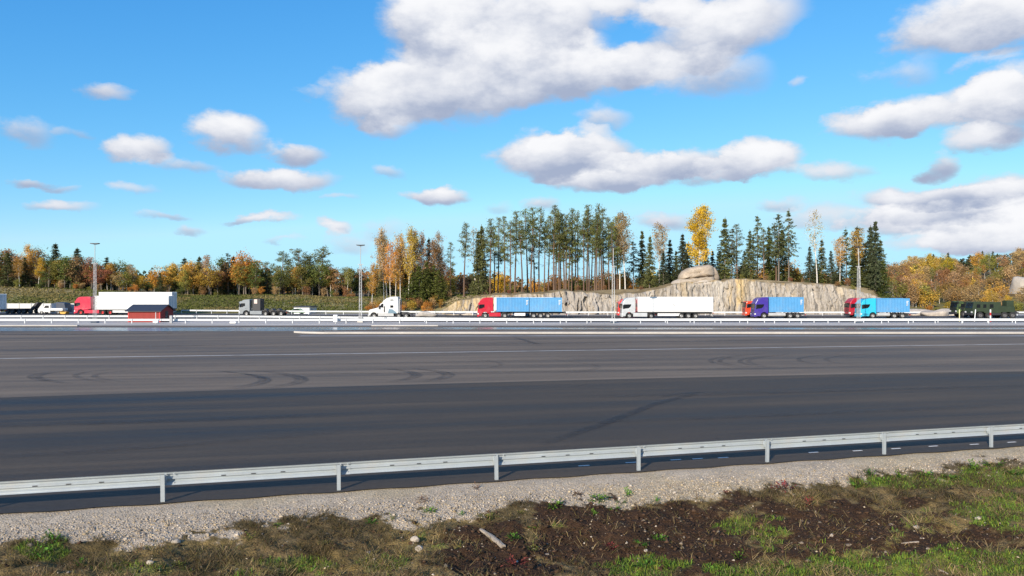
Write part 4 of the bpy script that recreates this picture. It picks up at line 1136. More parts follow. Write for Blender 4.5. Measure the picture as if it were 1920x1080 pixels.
# grey heavy tractor with dark tower behind the cab
Yg = 154.5
p = Vector((PX(451.5, Yg), Yg, ZR))
g_ = cab_over('tractor_unit', p, (.27, .295, .31), 'plain grey heavy tractor without a trailer', 'parked trucks', roof=3.35, length=s_(451.5, 472, Yg), chassis=9.5, rear_axles=(s_(451.5, 501, Yg), s_(451.5, 516, Yg), s_(451.5, 530, Yg)), side_wind='square', spoiler=False, front_axle=1.5)
x1 = s_(451.5, 477, Yg); x2 = s_(451.5, 492, Yg)
mb = MB(); mb.box(x1, x2, -1.2, 1.2, 1.1, 3.45); mb.build('equipment_tower', M_DARK, g_, bevel=.06)
mb = MB(); mb.box(x1 + .35, x1 + .95, -1.215, -1.19, 2.5, 3.35); mb.build('pale_panel', material('pale_panel', (.7, .55, .48), vary=.1), g_)
for k in range(3):
    mb = MB(); mb.prism([(x2 + .5 + k * 1.3, 1.0), (x2 + 1.3 + k * 1.3, 1.0), (x2 + 1.05 + k * 1.3, 1.45), (x2 + .7 + k * 1.3, 1.5)], -.9, .9); mb.build('coupling_gear', M_DARK, g_, bevel=.04)

# white long nosed tractor
def long_nose():
    p = Vector((PX(693, 140.5), 140.5, ZR)); r = empty('long_nose_tractor', p); tag(r, 'white long nosed tractor with tall sleeper and no trailer', 'truck', 'parked trucks')
    m = paint('long_nose_white', (.68, .68, .66)); W = 1.2
    hood = [(.0, .62), (.02, 1.15), (.18, 1.62), (1.0, 1.82), (1.75, 2.02), (1.95, 1.15), (1.62, .95)] + arch(.98, .52, .62)[1:-1] + [(.34, .5)]
    MB().prism(hood, -W + .1, W - .1).build('hood', m, r, bevel=.12)
    cabp = [(1.80, .62), (1.72, 1.3), (1.72, 2.02), (2.25, 2.78), (2.55, 2.92), (3.0, 2.92), (3.0, .62)]
    MB().prism(cabp, -W, W).build('cab', m, r, bevel=.08)
    sl = [(2.98, .95), (2.98, 2.6), (2.50, 2.93), (2.72, 3.25), (3.3, 3.72), (4.2, 3.98), (5.15, 4.02), (5.4, 3.9), (5.5, 1.1), (5.3, .95)]
    MB().prism(sl, -W - .02, W + .02).build('sleeper', m, r, bevel=.10)
    MB().add([(1.76, -1.0, 2.06), (1.76, 1.0, 2.06), (2.22, .95, 2.74), (2.22, -.95, 2.74), (1.9, -1.0, 2.0), (1.9, 1.0, 2.0), (2.4, .95, 2.7), (2.4, -.95, 2.7)], [(0, 1, 2, 3), (4, 7, 6, 5), (0, 4, 5, 1), (3, 2, 6, 7), (0, 3, 7, 4), (1, 5, 6, 2)]).build('windscreen', M_GLASS, r)
    for s in (-1, 1):
        def py(prof, a, b, nm, mt, par=r): return MB().prism(prof, min(s * a, s * b), max(s * a, s * b)).build(nm, mt, par)
        py([(1.95, 2.05), (2.72, 2.0), (2.72, 2.72), (2.42, 2.72)], W - .01, W + .012, 'side_window', M_GLASS)
        d_ = py([(1.80, .95), (2.78, .95), (2.78, 1.95), (1.85, 1.95)], W - .01, W + .01, 'door', m)
        MB().box(2.55, 2.7, min(s * W, s * (W + .03)), max(s * W, s * (W + .03)), 1.5, 1.56).build('handle', M_DARK, d_)
        py([(3.98, 2.0), (4.52, 2.0), (4.52, 2.42), (3.98, 2.42)], W + .0, W + .035, 'sleeper_window', M_GLASS)
        py([(3.98, 3.30), (4.60, 3.30), (4.52, 3.46), (4.05, 3.46)], W + .0, W + .035, 'sleeper_window', M_GLASS)
        py([(2.82, 1.2), (3.02, 1.2), (3.02, 2.3), (2.82, 2.2)], W + .0, W + .045, 'gap_seal', M_DARK)
        py([(1.75, .5), (4.6, .45), (4.55, .98), (1.75, 1.0)], W - .15, W + .02, 'side_skirt', M_GUARD)
        py([(3.55, 1.0), (5.2, .95), (4.85, 1.35), (4.3, 1.72), (3.7, 1.75)], W + .0, W + .04, 'steel_panel', material('brushed_steel_%d' % s, (.30, .42, .50), rough=.25, metal=.7, vary=.1))
        MB().box(1.9, 2.1, min(s * (W + .1), s * (W + .3)), max(s * (W + .1), s * (W + .3)), 1.8, 2.4).tube((2.0, s * W, 2.3), (2.0, s * (W + .15), 2.3), .02, n=5).build('mirror', M_DARK, r)
        py([(.02, .95), (.22, .95), (.28, 1.35), (.1, 1.3)], .75, 1.11, 'headlight', M_LAMP)
        wheel(r, .98, s * 1.02, w=.3)
        for xa in (5.45, 6.80): wheel(r, xa, s * 1.02, w=.46)
        py([(7.75, .25), (7.79, .25), (7.79, 1.0), (7.75, 1.0)], .6, 1.2, 'mud_flap', M_DARK)
        MB().tube((5.62, s * .95, 1.0), (5.62, s * .95, 3.6), .07, n=10).build('exhaust_stack', M_GUARD, r)
    MB().box(-.12, .2, -W + .05, W - .05, .38, .72).build('bumper', M_GUARD, r, bevel=.05)
    MB().box(-.03, .06, -.6, .6, .8, 1.5).build('grille', M_GUARD, r, bevel=.03)
    f_ = MB()
    for s in (-1, 1): f_.box(.4, 8.4, s * .42 - .05, s * .42 + .05, .74, 1.0)
    f_.build('chassis', M_FRAME, r)
    MB().prism([(5.5, 1.0), (7.0, 1.0), (7.3, 1.08), (7.0, 1.18), (5.7, 1.18)], -.45, .45).build('fifth_wheel', M_DARK, r)
long_nose()

# camouflaged military pair
def camo(name):
    m = bpy.data.materials.new(name); m.use_nodes = True; nt = m.node_tree; bs = nt.nodes['Principled BSDF']; L = nt.links.new
    tc = nt.nodes.new('ShaderNodeTexCoord'); n = nt.nodes.new('ShaderNodeTexNoise'); n.inputs['Scale'].default_value = .9; n.inputs['Detail'].default_value = 1.5
    L(tc.outputs['Object'], n.inputs['Vector']); cr = nt.nodes.new('ShaderNodeValToRGB'); cr.color_ramp.interpolation = 'CONSTANT'
    e = cr.color_ramp.elements; e[0].position = 0; e[0].color = (.008, .011, .008, 1); e[1].position = .44; e[1].color = (.035, .065, .022, 1)
    k = cr.color_ramp.elements.new(.56); k.color = (.10, .145, .035, 1)
    L(n.outputs['Fac'], cr.inputs[0]); L(cr.outputs[0], bs.inputs['Base Color']); bs.inputs['Roughness'].default_value = .8; MATS[name] = m; return m
M_CAMO = camo('camouflage'); M_OLIVE = material('dark_olive', (.024, .040, .018), rough=.75, vary=.2, scale=1.4)
def military(px, Y, label, mat, crew, crane):
    p = Vector((PX(px, Y), Y, ZR)); r = empty('military_truck', p); tag(r, label, 'truck', 'parked military trucks'); W = 1.25
    Lc = 5.2 if crew else 2.9
    MB().prism([(.05, .75), (.0, 1.3), (.05, 1.85), (.28, 2.95), (.5, 3.08), (Lc, 3.02), (Lc, .95), (2.3, .95), (2.0, 1.25), (.9, 1.25), (.55, .8)], -W, W).build('cab', mat, r, bevel=.06)
    MB().add([(.03, -1.05, 1.9), (.03, 1.05, 1.9), (.25, 1.0, 2.85), (.25, -1.0, 2.85), (.15, -1.05, 1.9), (.15, 1.05, 1.9), (.35, 1.0, 2.85), (.35, -1.0, 2.85)], [(0, 1, 2, 3), (4, 7, 6, 5), (0, 4, 5, 1), (3, 2, 6, 7), (0, 3, 7, 4), (1, 5, 6, 2)]).build('windscreen', M_GLASS, r)
    for s in (-1, 1):
        for (a, b) in (((.7, 1.4), (1.9, 2.5), (3.1, 3.8)) if crew else ((.7, 1.5),)):
            MB().prism([(a, 1.95), (b, 1.95), (b, 2.6), (a + .08, 2.6)], min(s * W, s * (W + .015)), max(s * W, s * (W + .015))).build('side_window', M_GLASS, r)
        MB().box(.0, .15, min(s * .7, s * 1.2), max(s * .7, s * 1.2), 1.05, 1.3).build('headlight', M_LAMP, r)
        MB().box(2.6, Lc - .1, min(s * .95, s * 1.24), max(s * .95, s * 1.24), .62, 1.1).build('fuel_tank', M_DARK, r)
        for xa in (1.45, 3.0, 5.9, 7.35): wheel(r, xa, s * 1.05, r=.60, w=.42, rim=M_RIM_DK)
    MB().box(-.15, .1, -1.2, 1.2, .6, 1.0).build('bumper', M_DARK, r, bevel=.04)
    f_ = MB()
    for s in (-1, 1): f_.box(.4, 8.9, s * .42 - .06, s * .42 + .06, .85, 1.15)
    f_.build('chassis', M_DARK, r)
    if crane:
        MB().box(Lc + .1, Lc + 2.6, -1.1, 1.1, 1.15, 2.25).build('winch_housing', mat, r, bevel=.06)
        MB().box(Lc + 1.25, Lc + 2.55, -.9, .5, 2.25, 3.30).build('tool_cabinet', M_OLIVE, r, bevel=.05)
        MB().tube((Lc + .8, -.5, 2.2), (Lc + 2.2, -.6, 1.3), .16, n=8).build('hoist', M_DARK, r)
        MB().prism([(6.3, 1.15), (8.6, 1.15), (8.4, 1.4), (6.5, 1.45)], -.5, .5).build('fifth_wheel', M_DARK, r)
    else:
        MB().box(Lc + .05, Lc + .9, -1.2, 1.2, 1.1, 2.7).build('equipment_rack', mat, r, bevel=.06)
        MB().prism([(5.6, 1.15), (8.2, 1.15), (8.0, 1.35), (5.8, 1.4)], -.5, .5).build('fifth_wheel', M_DARK, r)
military(1816, 141.0, 'dark olive heavy military tractor with crew cab and tool cabinet behind', M_OLIVE, True, True)
military(1787, 147.5, 'camouflage painted military truck standing behind the dark olive tractor', M_CAMO, False, False)

# ---------------------------------------------------------------- depot bits behind the road
def depot():
    Yw = 176.0
    mw = material('pale_concrete_panel', (.66, .65, .60), rough=.8, vary=.1, scale=.6)
    r = empty('panel_wall', (PX(13, Yw), Yw, 0)); tag(r, 'low pale concrete panel wall below the grass bank', 'wall')
    n = 6; wd = s_(13, 150, Yw) / n; zt = ZY(569, Yw)
    pm_ = MB(); pm_.box(.03, wd - .03, 0, .25, -.2, zt); me = pm_.mesh('panel', mw)
    pp = MB(); pp.box(-.06, .06, -.06, .3, -.2, zt + .1); pme = pp.mesh('post', M_GREY)
    for k in range(n):
        link('panel', me, r, (k * wd, 0, .0)); link('post', pme, r, (k * wd, 0, 0))
    # empty flat trailer with five dark wheels
    Yt = 170.5
    p = Vector((PX(10, Yt), Yt, ZR)); r = empty('flat_trailer', p); tag(r, 'empty dark flat trailer on a row of small wheels by the pale wall', 'trailer')
    MB().box(0, s_(10, 62, Yt), -1.2, 1.2, .95, 1.12).build('deck', M_FRAME, r)
    MB().box(0, s_(10, 62, Yt), -.5, .5, .72, .95).build('chassis', M_FRAME, r)
    for a in (20.5, 29, 42, 50.5, 63):
        for s in (-1, 1): wheel(r, s_(10, a, Yt), s * 1.05, r=.50, w=.38, rim=M_RIM_DK)
    x2 = s_(10, 62, Yt)
    MB().prism([(x2 - .2, .95), (x2 + 1.2, 2.5), (x2 + 1.7, 2.5), (x2 + .5, .95)], -.9, .9).build('loading_ramp', M_DARK, r)
    # white van
    Yv = 168.0
    p = Vector((PX(76, Yv), Yv, ZR)); r = empty('white_van', p); tag(r, 'white flatbed van with rounded cab parked near the pale wall', 'van'); mv = paint('van_white', (.78, .78, .76))
    MB().prism([(.0, .4), (.0, .95), (.9, 1.25), (1.5, 1.95), (2.6, 2.05), (2.7, .4)] , -.95, .95).build('cab', mv, r, bevel=.08)
    MB().prism([(.95, 1.28), (1.5, 1.85), (1.62, 1.85), (1.1, 1.28)], -.8, .8).build('windscreen', M_GLASS, r)
    for s in (-1, 1):
        MB().prism([(1.25, 1.3), (1.65, 1.85), (2.4, 1.85), (2.4, 1.3)], min(s * .94, s * .965), max(s * .94, s * .965)).build('side_window', M_GLASS, r)
        for xa in (.8, 4.4): wheel(r, xa, s * .85, r=.36, w=.24)
        MB().box(-.03, .1, min(s * .55, s * .9), max(s * .55, s * .9), .75, .92).build('headlight', M_LAMP, r)
    MB().box(2.75, 5.4, -1.0, 1.0, .75, 1.25).build('load_bed', mv, r, bevel=.03)
    MB().box(2.75, 2.85, -.9, .9, 1.2, 2.3).build('head_board', M_GUARD, r)
    # dark tarpaulin heap and yellow digger bucket
    Yd = 174.0
    p = Vector((PX(102, Yd), Yd, 0)); r = empty('covered_stack', p); tag(r, 'dark blue covered stack below the bank, left of the red cab'.replace(', left of', ' beside'), 'stack')
    MB().prism([(0, 0), (.1, 2.1), (1.2, 2.5), (3.0, 2.3), (3.5, .0)], -1.2, 1.2).build('tarpaulin', material('blue_tarpaulin', (.03, .045, .075), rough=.5, vary=.25, scale=1), r, bevel=.12)
    MB().box(-.2, 3.7, -1.3, 1.3, 0, .25).build('pallet', M_GUARD, r)
    p = Vector((PX(121, 167), 167, ZR)); r = empty('digger_bucket', p); tag(r, 'yellow ochre digger bucket lying beside the red cab', 'bucket'); my = material('digger_yellow', (.60, .33, .04), rough=.5, vary=.2, scale=2)
    MB().prism([(-.7, .55), (-.55, .12), (-.1, 0), (.5, .05), (.75, .5), (.6, .5), (.4, .15), (-.1, .1), (-.45, .2), (-.6, .55)], -.7, .7).build('shell', my, r)
    for s in (-1, 1): MB().prism([(-.65, .52), (-.5, .14), (-.1, .02), (.48, .07), (.7, .48)], min(s * .68, s * .71), max(s * .68, s * .71)).build('side_plate', my, r)
    # white hut and green shelter by the bank
    Yh = 171.5
    p = Vector((PX(551, Yh), Yh, 0)); r = empty('white_hut', p); tag(r, 'small white hut with flat dark roof below the grass bank', 'hut')
    w = s_(551, 580, Yh); dp = 6.5; zt = ZY(576.0, Yh)
    MB().box(0, w, 0, dp, -.2, zt).build('wall', M_WHITE, r)
    MB().box(-.25, w + .3, -.3, dp + .3, zt, zt + .16).build('roof', M_DARK, r, bevel=.02)
    MB().box(w - .01, w + .04, 1.6, 2.6, 0, zt - .3).build('door', M_GREY, r)
    MB().box(.6, 1.6, -.04, .01, zt * .45, zt * .8).build('window', M_GLASS, r)
    Yc = 168.0
    p = Vector((PX(541, Yc), Yc, 0)); r = empty('green_car', p); r.scale = (.85, .9, .8); tag(r, 'pale green parked car with dark windows before the white hut', 'car'); mg = paint('pale_green', (.22, .38, .24))
    MB().prism([(0, .35), (.0, .75), (.9, .95), (1.5, 1.42), (2.9, 1.45), (3.8, 1.0), (4.2, .9), (4.2, .35)], -.85, .85).build('body', mg, r, bevel=.08)
    for s in (-1, 1):
        MB().prism([(1.1, .98), (1.58, 1.36), (2.8, 1.38), (3.4, 1.02)], min(s * .85, s * .865), max(s * .85, s * .865)).build('side_window', M_GLASS, r)
        for xa in (.8, 3.4): wheel(r, xa, s * .76, r=.34, w=.2)
    MB().prism([(.98, 1.0), (1.5, 1.37), (1.55, 1.33), (1.08, .98)], -.72, .72).build('windscreen', M_GLASS, r)
depot()

# ---------------------------------------------------------------- trees
def rnd_dirs(rs, n):
    v = rs.normal(0, 1, (n, 3)); return v / np.linalg.norm(v, axis=1)[:, None]

def leaf_quads(rs, C, size, aspect=.7, shade=None, flat=0.0):
    """small folded-edge quads at centres C; returns verts, faces, shade"""
    n = len(C)
    nrm = rnd_dirs(rs, n); nrm[:, 2] += flat * np.sign(nrm[:, 2] + 1e-6); nrm /= np.linalg.norm(nrm, axis=1)[:, None]
    a = np.cross(nrm, rnd_dirs(rs, n)); a /= np.linalg.norm(a, axis=1)[:, None] + 1e-9
    b = np.cross(nrm, a)
    s = size * rs.uniform(.65, 1.35, (n, 1))
    V = np.stack([C - a * s * .5, C - b * s * aspect * .5 + a * s * .1, C + a * s * .5, C + b * s * aspect * .5 - a * s * .05], 1).reshape(-1, 3)
    Fc = np.arange(4 * n).reshape(n, 4)
    sh = np.repeat(shade if shade is not None else np.ones(n), 4)
    return V, Fc, sh

class Limbs:
    def __init__(s): s.mb = MB()
    def path(s, pts, r0, r1, n=4):
        k = len(pts) - 1
        for i in range(k):
            s.mb.tube(pts[i], pts[i + 1], r0 + (r1 - r0) * i / k, r0 + (r1 - r0) * (i + 1) / k, n, caps=False)

M_BARK_PINE = material('pine_bark', (.15, .095, .065), rough=.9, vary=.3, scale=1.2, stretch=(3, 3, .5), spec=.2)
M_BARK_GREY = material('grey_bark', (.17, .145, .12), rough=.9, vary=.3, scale=1.5, stretch=(3, 3, .5), spec=.2)
M_BARK_BIRCH = material('birch_bark', (.66, .62, .55), rough=.7, vary=.2, scale=1.5, stretch=(2, 2, 3), dirt=((.07, .06, .05), .8, 1.6), spec=.2)
PROTO = {}
def proto(kind, h, limbs, Vs, Fs, Ss, bark, default):
    V = np.concatenate(Vs); off = 0; FF = []
    for v, f in zip(Vs, Fs): FF.append(f + off); off += len(v)
    S = np.concatenate(Ss)
    cm = np_mesh(kind + '_crown', V, np.concatenate(FF), default, np.repeat(S[:, None], 3, 1), attr='shade')
    tm = limbs.mb.mesh(kind + '_trunk', bark)
    PROTO.setdefault(kind, []).append((h, tm, cm))

def leafmat(name, c, tr=.3, hr=.014, vr=.22): return material(name, c, attr='shade', rough=.75, vary=0, trans=tr, hue_rand=hr, val_rand=vr, spec=.2)
LM = {
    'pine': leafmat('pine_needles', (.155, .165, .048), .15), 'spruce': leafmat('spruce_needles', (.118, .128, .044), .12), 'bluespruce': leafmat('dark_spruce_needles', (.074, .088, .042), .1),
    'yellow': leafmat('yellow_leaves', (0.598, 0.377, 0.072), .35), 'orange': leafmat('orange_leaves', (0.572, 0.280, 0.055), .35), 'tan': leafmat('tan_leaves', (0.442, 0.286, 0.130), .3),
    'olive': leafmat('olive_leaves', (0.260, 0.234, 0.052), .3), 'brown': leafmat('brown_leaves', (0.351, 0.189, 0.072), .3), 'rust': leafmat('rust_leaves', (0.325, 0.137, 0.065), .3), 'green': leafmat('green_leaves', (0.130, 0.150, 0.036), .25),
    'gold': leafmat('gold_leaves', (.60, .40, .035), .35),
}
def bent(rs, h, bend, n=7):
    a = rs.uniform(0, 6.28); ph = rs.uniform(0, 6.28)
    t = np.linspace(0, 1, n)
    off = bend * (t ** 1.5) + .25 * bend * np.sin(t * 5 + ph)
    return [Vector((off[i] * math.cos(a), off[i] * math.sin(a), t[i] * h)) for i in range(n)]
def along(pts, t):
    k = min(int(t * (len(pts) - 1)), len(pts) - 2); f = t * (len(pts) - 1) - k
    return pts[k].lerp(pts[k + 1], f)

def make_pine(seed, h=20.0, crown0=.52, wide=2.1, full=False):
    rs = np.random.default_rng(seed); L = Limbs(); tr = bent(rs, h, .5)
    L.path(tr, .24, .05, 7)
    Vs, Fs, Ss = [], [], []
    nl = 46 if not full else 40
    for i in range(nl):
        u = (i + rs.uniform(0, 1)) / nl; t = crown0 + (1 - crown0) * u ** .9 * .99
        prof = (1.0 - u) ** .62 * (.55 + .45 * min(1, u * 4)) if not full else (1 - u) ** .35
        ln = wide * prof * rs.uniform(.55, 1.25) + .25
        a = rs.uniform(0, 6.28); p = along(tr, t); rise = rs.uniform(-.15, .5) + .35 * u
        q = p + Vector((math.cos(a) * ln, math.sin(a) * ln, rise * ln)); m_ = p.lerp(q, .5) + Vector((0, 0, -.06 * ln))
        L.path([p, m_, q], .05 * (1.2 - u), .012, 3)
        nc = max(2, int(ln * 3.2)); sh = rs.uniform(.65, 1.3)
        for k in range(nc):
            f = rs.uniform(.35, 1.05); c = np.array(p.lerp(q, f)) + rs.normal(0, .16, 3)
            n = rs.integers(9, 16); C = c + rs.normal(0, 1, (n, 3)) * np.array([.30, .30, .17])
            v, f_, s = leaf_quads(rs, C, .34, .42, sh * rs.uniform(.7, 1.25, n), flat=.2); Vs.append(v); Fs.append(f_); Ss.append(s)
    for i in range(rs.integers(7, 14)):                       # dead stubs below the crown
        p = along(tr, rs.uniform(.18, crown0)); a = rs.uniform(0, 6.28); ln = rs.uniform(.5, 1.7)
        L.path([p, p + Vector((math.cos(a) * ln, math.sin(a) * ln, -ln * rs.uniform(.0, .5)))], .025, .006, 3)
        if rs.random() < .45:
            C = np.array(p) + np.array([math.cos(a), math.sin(a), -.25]) * ln + rs.normal(0, .22, (10, 3))
            v, f_, s = leaf_quads(rs, C, .26, .4, rs.uniform(.6, 1.0, 10)); Vs.append(v); Fs.append(f_); Ss.append(s)
    proto('pine' if not full else 'bushy_pine', h, L, Vs, Fs, Ss, M_BARK_PINE, LM['pine'])

def make_spruce(seed, h=14.0, wide=2.3, sparse=False, base=.06):
    rs = np.random.default_rng(seed); L = Limbs(); tr = bent(rs, h, .12)
    L.path(tr, .17, .02, 6)
    Vs, Fs, Ss = [], [], []
    nw = 34 if not sparse else 22
    b0 = base if not sparse else .38
    for i in range(nw):
        u = (i + rs.uniform(-.25, .25)) / nw; u = min(max(u, 0), .985); t = b0 + (1 - b0) * u
        ln0 = (wide if not sparse else wide * .7) * (1 - u) ** (.85 if not sparse else .6) + .12
        for j in range(rs.integers(5, 8) if not sparse else rs.integers(3, 5)):
            a = rs.uniform(0, 6.28); ln = ln0 * rs.uniform(.6, 1.2); p = along(tr, t)
            q = p + Vector((math.cos(a) * ln, math.sin(a) * ln, ln * rs.uniform(-.42, -.02) if u < .85 else ln * .4))
            if sparse or rs.random() < .3: L.path([p, q], .028, .006, 3)
            n = int(7 + ln * (13 if not sparse else 10)); f = rs.uniform(.12, 1.05, n)[:, None]
            C = np.array(p)[None] * (1 - f) + np.array(q)[None] * f + rs.normal(0, 1, (n, 3)) * np.array([.13, .13, .10]) + np.array([0, 0, -.14]) * rs.uniform(0, 1, (n, 1))
            v, f_, s = leaf_quads(rs, C, .38, .5, rs.uniform(.6, 1.3) * rs.uniform(.7, 1.3, n), flat=.3); Vs.append(v); Fs.append(f_); Ss.append(s)
    n = 14; C = np.array(tr[-1]) + rs.normal(0, 1, (n, 3)) * np.array([.05, .05, .3]) - np.array([0, 0, .2]); v, f_, s = leaf_quads(rs, C, .22, .5, np.ones(n)); Vs.append(v); Fs.append(f_); Ss.append(s)
    proto('spruce' if not sparse else 'thin_spruce', h, L, Vs, Fs, Ss, M_BARK_GREY, LM['spruce'])

def make_birch(seed, h=15.0, wide=1.9, leafy=1.0, crown0=.38, kind='birch'):
    rs = np.random.default_rng(seed); L = Limbs(); tr = bent(rs, h, .7, 9)
    L.path(tr, .14, .015, 6)
    Vs, Fs, Ss = [], [], []
    nl = 44
    for i in range(nl):
        u = (i + rs.uniform(0, 1)) / nl; t = crown0 + (.99 - crown0) * u
        ln = wide * (math.sin(math.pi * (u * .82 + .14)) ** .8) * rs.uniform(.6, 1.2) + .3
        a = rs.uniform(0, 6.28); p = along(tr, t)
        d = Vector((math.cos(a), math.sin(a), rs.uniform(.5, 1.2))).normalized()
        q = p + d * ln; e = q + Vector((math.cos(a) * ln * .3, math.sin(a) * ln * .3, -ln * rs.uniform(.0, .35)))
        L.path([p, q, e], .03 * (1.15 - u), .005, 3)
        for _ in range(3 if leafy > .3 else 6):
            f = rs.uniform(.3, 1); b = p.lerp(q, f); w = Vector(rs.normal(0, 1, 3)) * .35 * ln; w.z = abs(w.z) * .6
            L.path([b, b + w], .010, .004, 3)
        nc = int((2 + ln * 3.0) * leafy + .5); sh = rs.uniform(.75, 1.2)
        for k in range(nc):
            f = rs.uniform(.25, 1.15); c = np.array(p.lerp(q, min(f, 1)) if f < 1 else q.lerp(e, (f - 1) * 5)) + rs.normal(0, .2, 3)
            n = rs.integers(8, 15); C = c + rs.normal(0, 1, (n, 3)) * np.array([.30, .30, .36])
            v, f_, s = leaf_quads(rs, C, .24, .75, sh * rs.uniform(.7, 1.3, n)); Vs.append(v); Fs.append(f_); Ss.append(s)
    if not Vs:
        v, f_, s = leaf_quads(rs, np.array(tr[-1])[None], .1, .7, np.ones(1)); Vs.append(v); Fs.append(f_); Ss.append(s)
    proto(kind, h, L, Vs, Fs, Ss, M_BARK_BIRCH, LM['yellow'])

def make_broad(seed, h=12.0, rx=2.6, base=.25, clumps=46, kind='broadleaf', lsize=.34):
    rs = np.random.default_rng(seed); L = Limbs(); tr = bent(rs, h * .8, .5)
    L.path(tr, .2, .04, 6)
    Vs, Fs, Ss = [], [], []
    zc = h * (base + 1) / 2; rz = h * (1 - base) / 2
    for i in range(clumps):
        d = rnd_dirs(rs, 1)[0]; rad = rs.uniform(.45, 1.0) ** .6
        k = 1.0 - .35 * max(0, d[2]); c = np.array([d[0] * rx * rad * k, d[1] * rx * rad * k, zc + d[2] * rz * rad])
        c[:2] += np.array(along(tr, min(.99, max(0, c[2] / (h * .8)))))[:2]
        t = max(.12, min(.95, (c[2] - .28 * h * rs.uniform(.3, 1)) / (h * .8))); p = along(tr, t)
        L.path([p, p.lerp(Vector(c), .55) + Vector((0, 0, .15)), Vector(c)], .045, .008, 3)
        n = rs.integers(34, 62); sp = rs.uniform(.42, .75)
        C = c + rs.normal(0, 1, (n, 3)) * np.array([sp, sp, sp * .7])
        v, f_, s = leaf_quads(rs, C, lsize, .75, rs.uniform(.68, 1.25) * rs.uniform(.75, 1.25, n)); Vs.append(v); Fs.append(f_); Ss.append(s)
    proto(kind, h, L, Vs, Fs, Ss, M_BARK_GREY, LM['orange'])

def make_shrub(seed, h=5.0, rx=1.7, twiggy=False):
    rs = np.random.default_rng(seed); L = Limbs(); Vs, Fs, Ss = [], [], []
    for i in range(10 if not twiggy else 16):
        a = rs.uniform(0, 6.28); r = rx * rs.uniform(.2, .9); hh = h * rs.uniform(.65, 1.0) * (1 - .25 * (r / rx) ** 2)
        p = Vector((math.cos(a) * r * .25, math.sin(a) * r * .25, 0)); q = Vector((math.cos(a) * r, math.sin(a) * r, hh)); m_ = p.lerp(q, .5) + Vector((0, 0, .1 * h))
        L.path([p, m_, q], .045, .008, 4)
        for k in range(rs.integers(5, 8)):
            f = rs.uniform(.22, 1.0); c = np.array(p.lerp(m_, f * 2) if f < .5 else m_.lerp(q, f * 2 - 1)) + rs.normal(0, .22, 3)
            n = rs.integers(14, 26) if not twiggy else rs.integers(6, 12)
            C = c + rs.normal(0, 1, (n, 3)) * .34
            v, f_, s = leaf_quads(rs, C, .26, .75, rs.uniform(.7, 1.25) * rs.uniform(.75, 1.25, n)); Vs.append(v); Fs.append(f_); Ss.append(s)
    proto('twiggy_shrub' if twiggy else 'shrub', h, L, Vs, Fs, Ss, M_BARK_GREY, LM['brown'])

for k in range(6): make_pine(100 + k, crown0=(.40, .48, .52, .44, .56, .36)[k], wide=(2.0, 2.2, 1.9, 2.3, 2.0, 2.1)[k])
for k in range(3): make_pine(120 + k, h=12, crown0=.35, wide=2.6, full=True)
for k in range(4): make_spruce(140 + k, wide=(2.5, 3.0, 2.3, 2.8)[k])
for k in range(3): make_spruce(150 + k, h=16, wide=3.1, sparse=True)
for k in range(4): make_birch(160 + k, leafy=(1.0, .8, 1.1, .65)[k], crown0=(.36, .42, .3, .4)[k])
make_birch(175, leafy=2.4, wide=2.5, crown0=.26, kind='dense_birch')
for k in range(2): make_birch(170 + k, leafy=.16, kind='bare_birch', crown0=.42)
for k in range(5): make_broad(180 + k, rx=(2.5, 2.9, 2.2, 3.1, 2.0)[k], base=(.22, .28, .18, .3, .2)[k])
for k in range(4): make_shrub(190 + k)
for k in range(3): make_shrub(195 + k, twiggy=True)

NAMES = {'dense_birch': 'birch_tree', 'pine': 'pine_tree', 'bushy_pine': 'pine_tree', 'spruce': 'spruce_tree', 'thin_spruce': 'spruce_tree', 'birch': 'birch_tree', 'bare_birch': 'birch_tree', 'broadleaf': 'broadleaf_tree', 'shrub': 'shrub', 'twiggy_shrub': 'shrub'}
TR = np.random.default_rng(77)
def tree(kind, px, Y, label, group, ytop=None, h=None, leaf=None, wide=1.0, bark=None, var=None, dz=0.0):
    X = PX(px, Y); z = gz(X, Y) - .12 + dz
    hh = h if h is not None else ZY(ytop, Y) - z
    if hh < 1.2: return None
    opts = PROTO[kind]; ph, tm, cm = opts[(var if var is not None else int(TR.integers(0, len(opts)))) % len(opts)]
    r = empty(NAMES[kind], (X, Y, z), TR.uniform(0, 6.28))
    s = hh / ph; w = wide * TR.uniform(.88, 1.15); sw = s ** .75 * w
    r.scale = (sw, sw, s)
    t = link('trunk', tm, r); c = link('crown', cm, r)
    if leaf: c.material_slots[0].link = 'OBJECT'; c.material_slots[0].material = LM[leaf]
    if bark: t.material_slots[0].link = 'OBJECT'; t.material_slots[0].material = bark
    cat = 'shrub' if 'shrub' in kind else 'tree'
    tag(r, label, cat, group)
    return r

COLW = {'yellow': 'yellow', 'orange': 'orange', 'tan': 'pale tan', 'olive': 'olive green', 'brown': 'brown', 'rust': 'rusty red', 'green': 'dull green', 'gold': 'golden'}
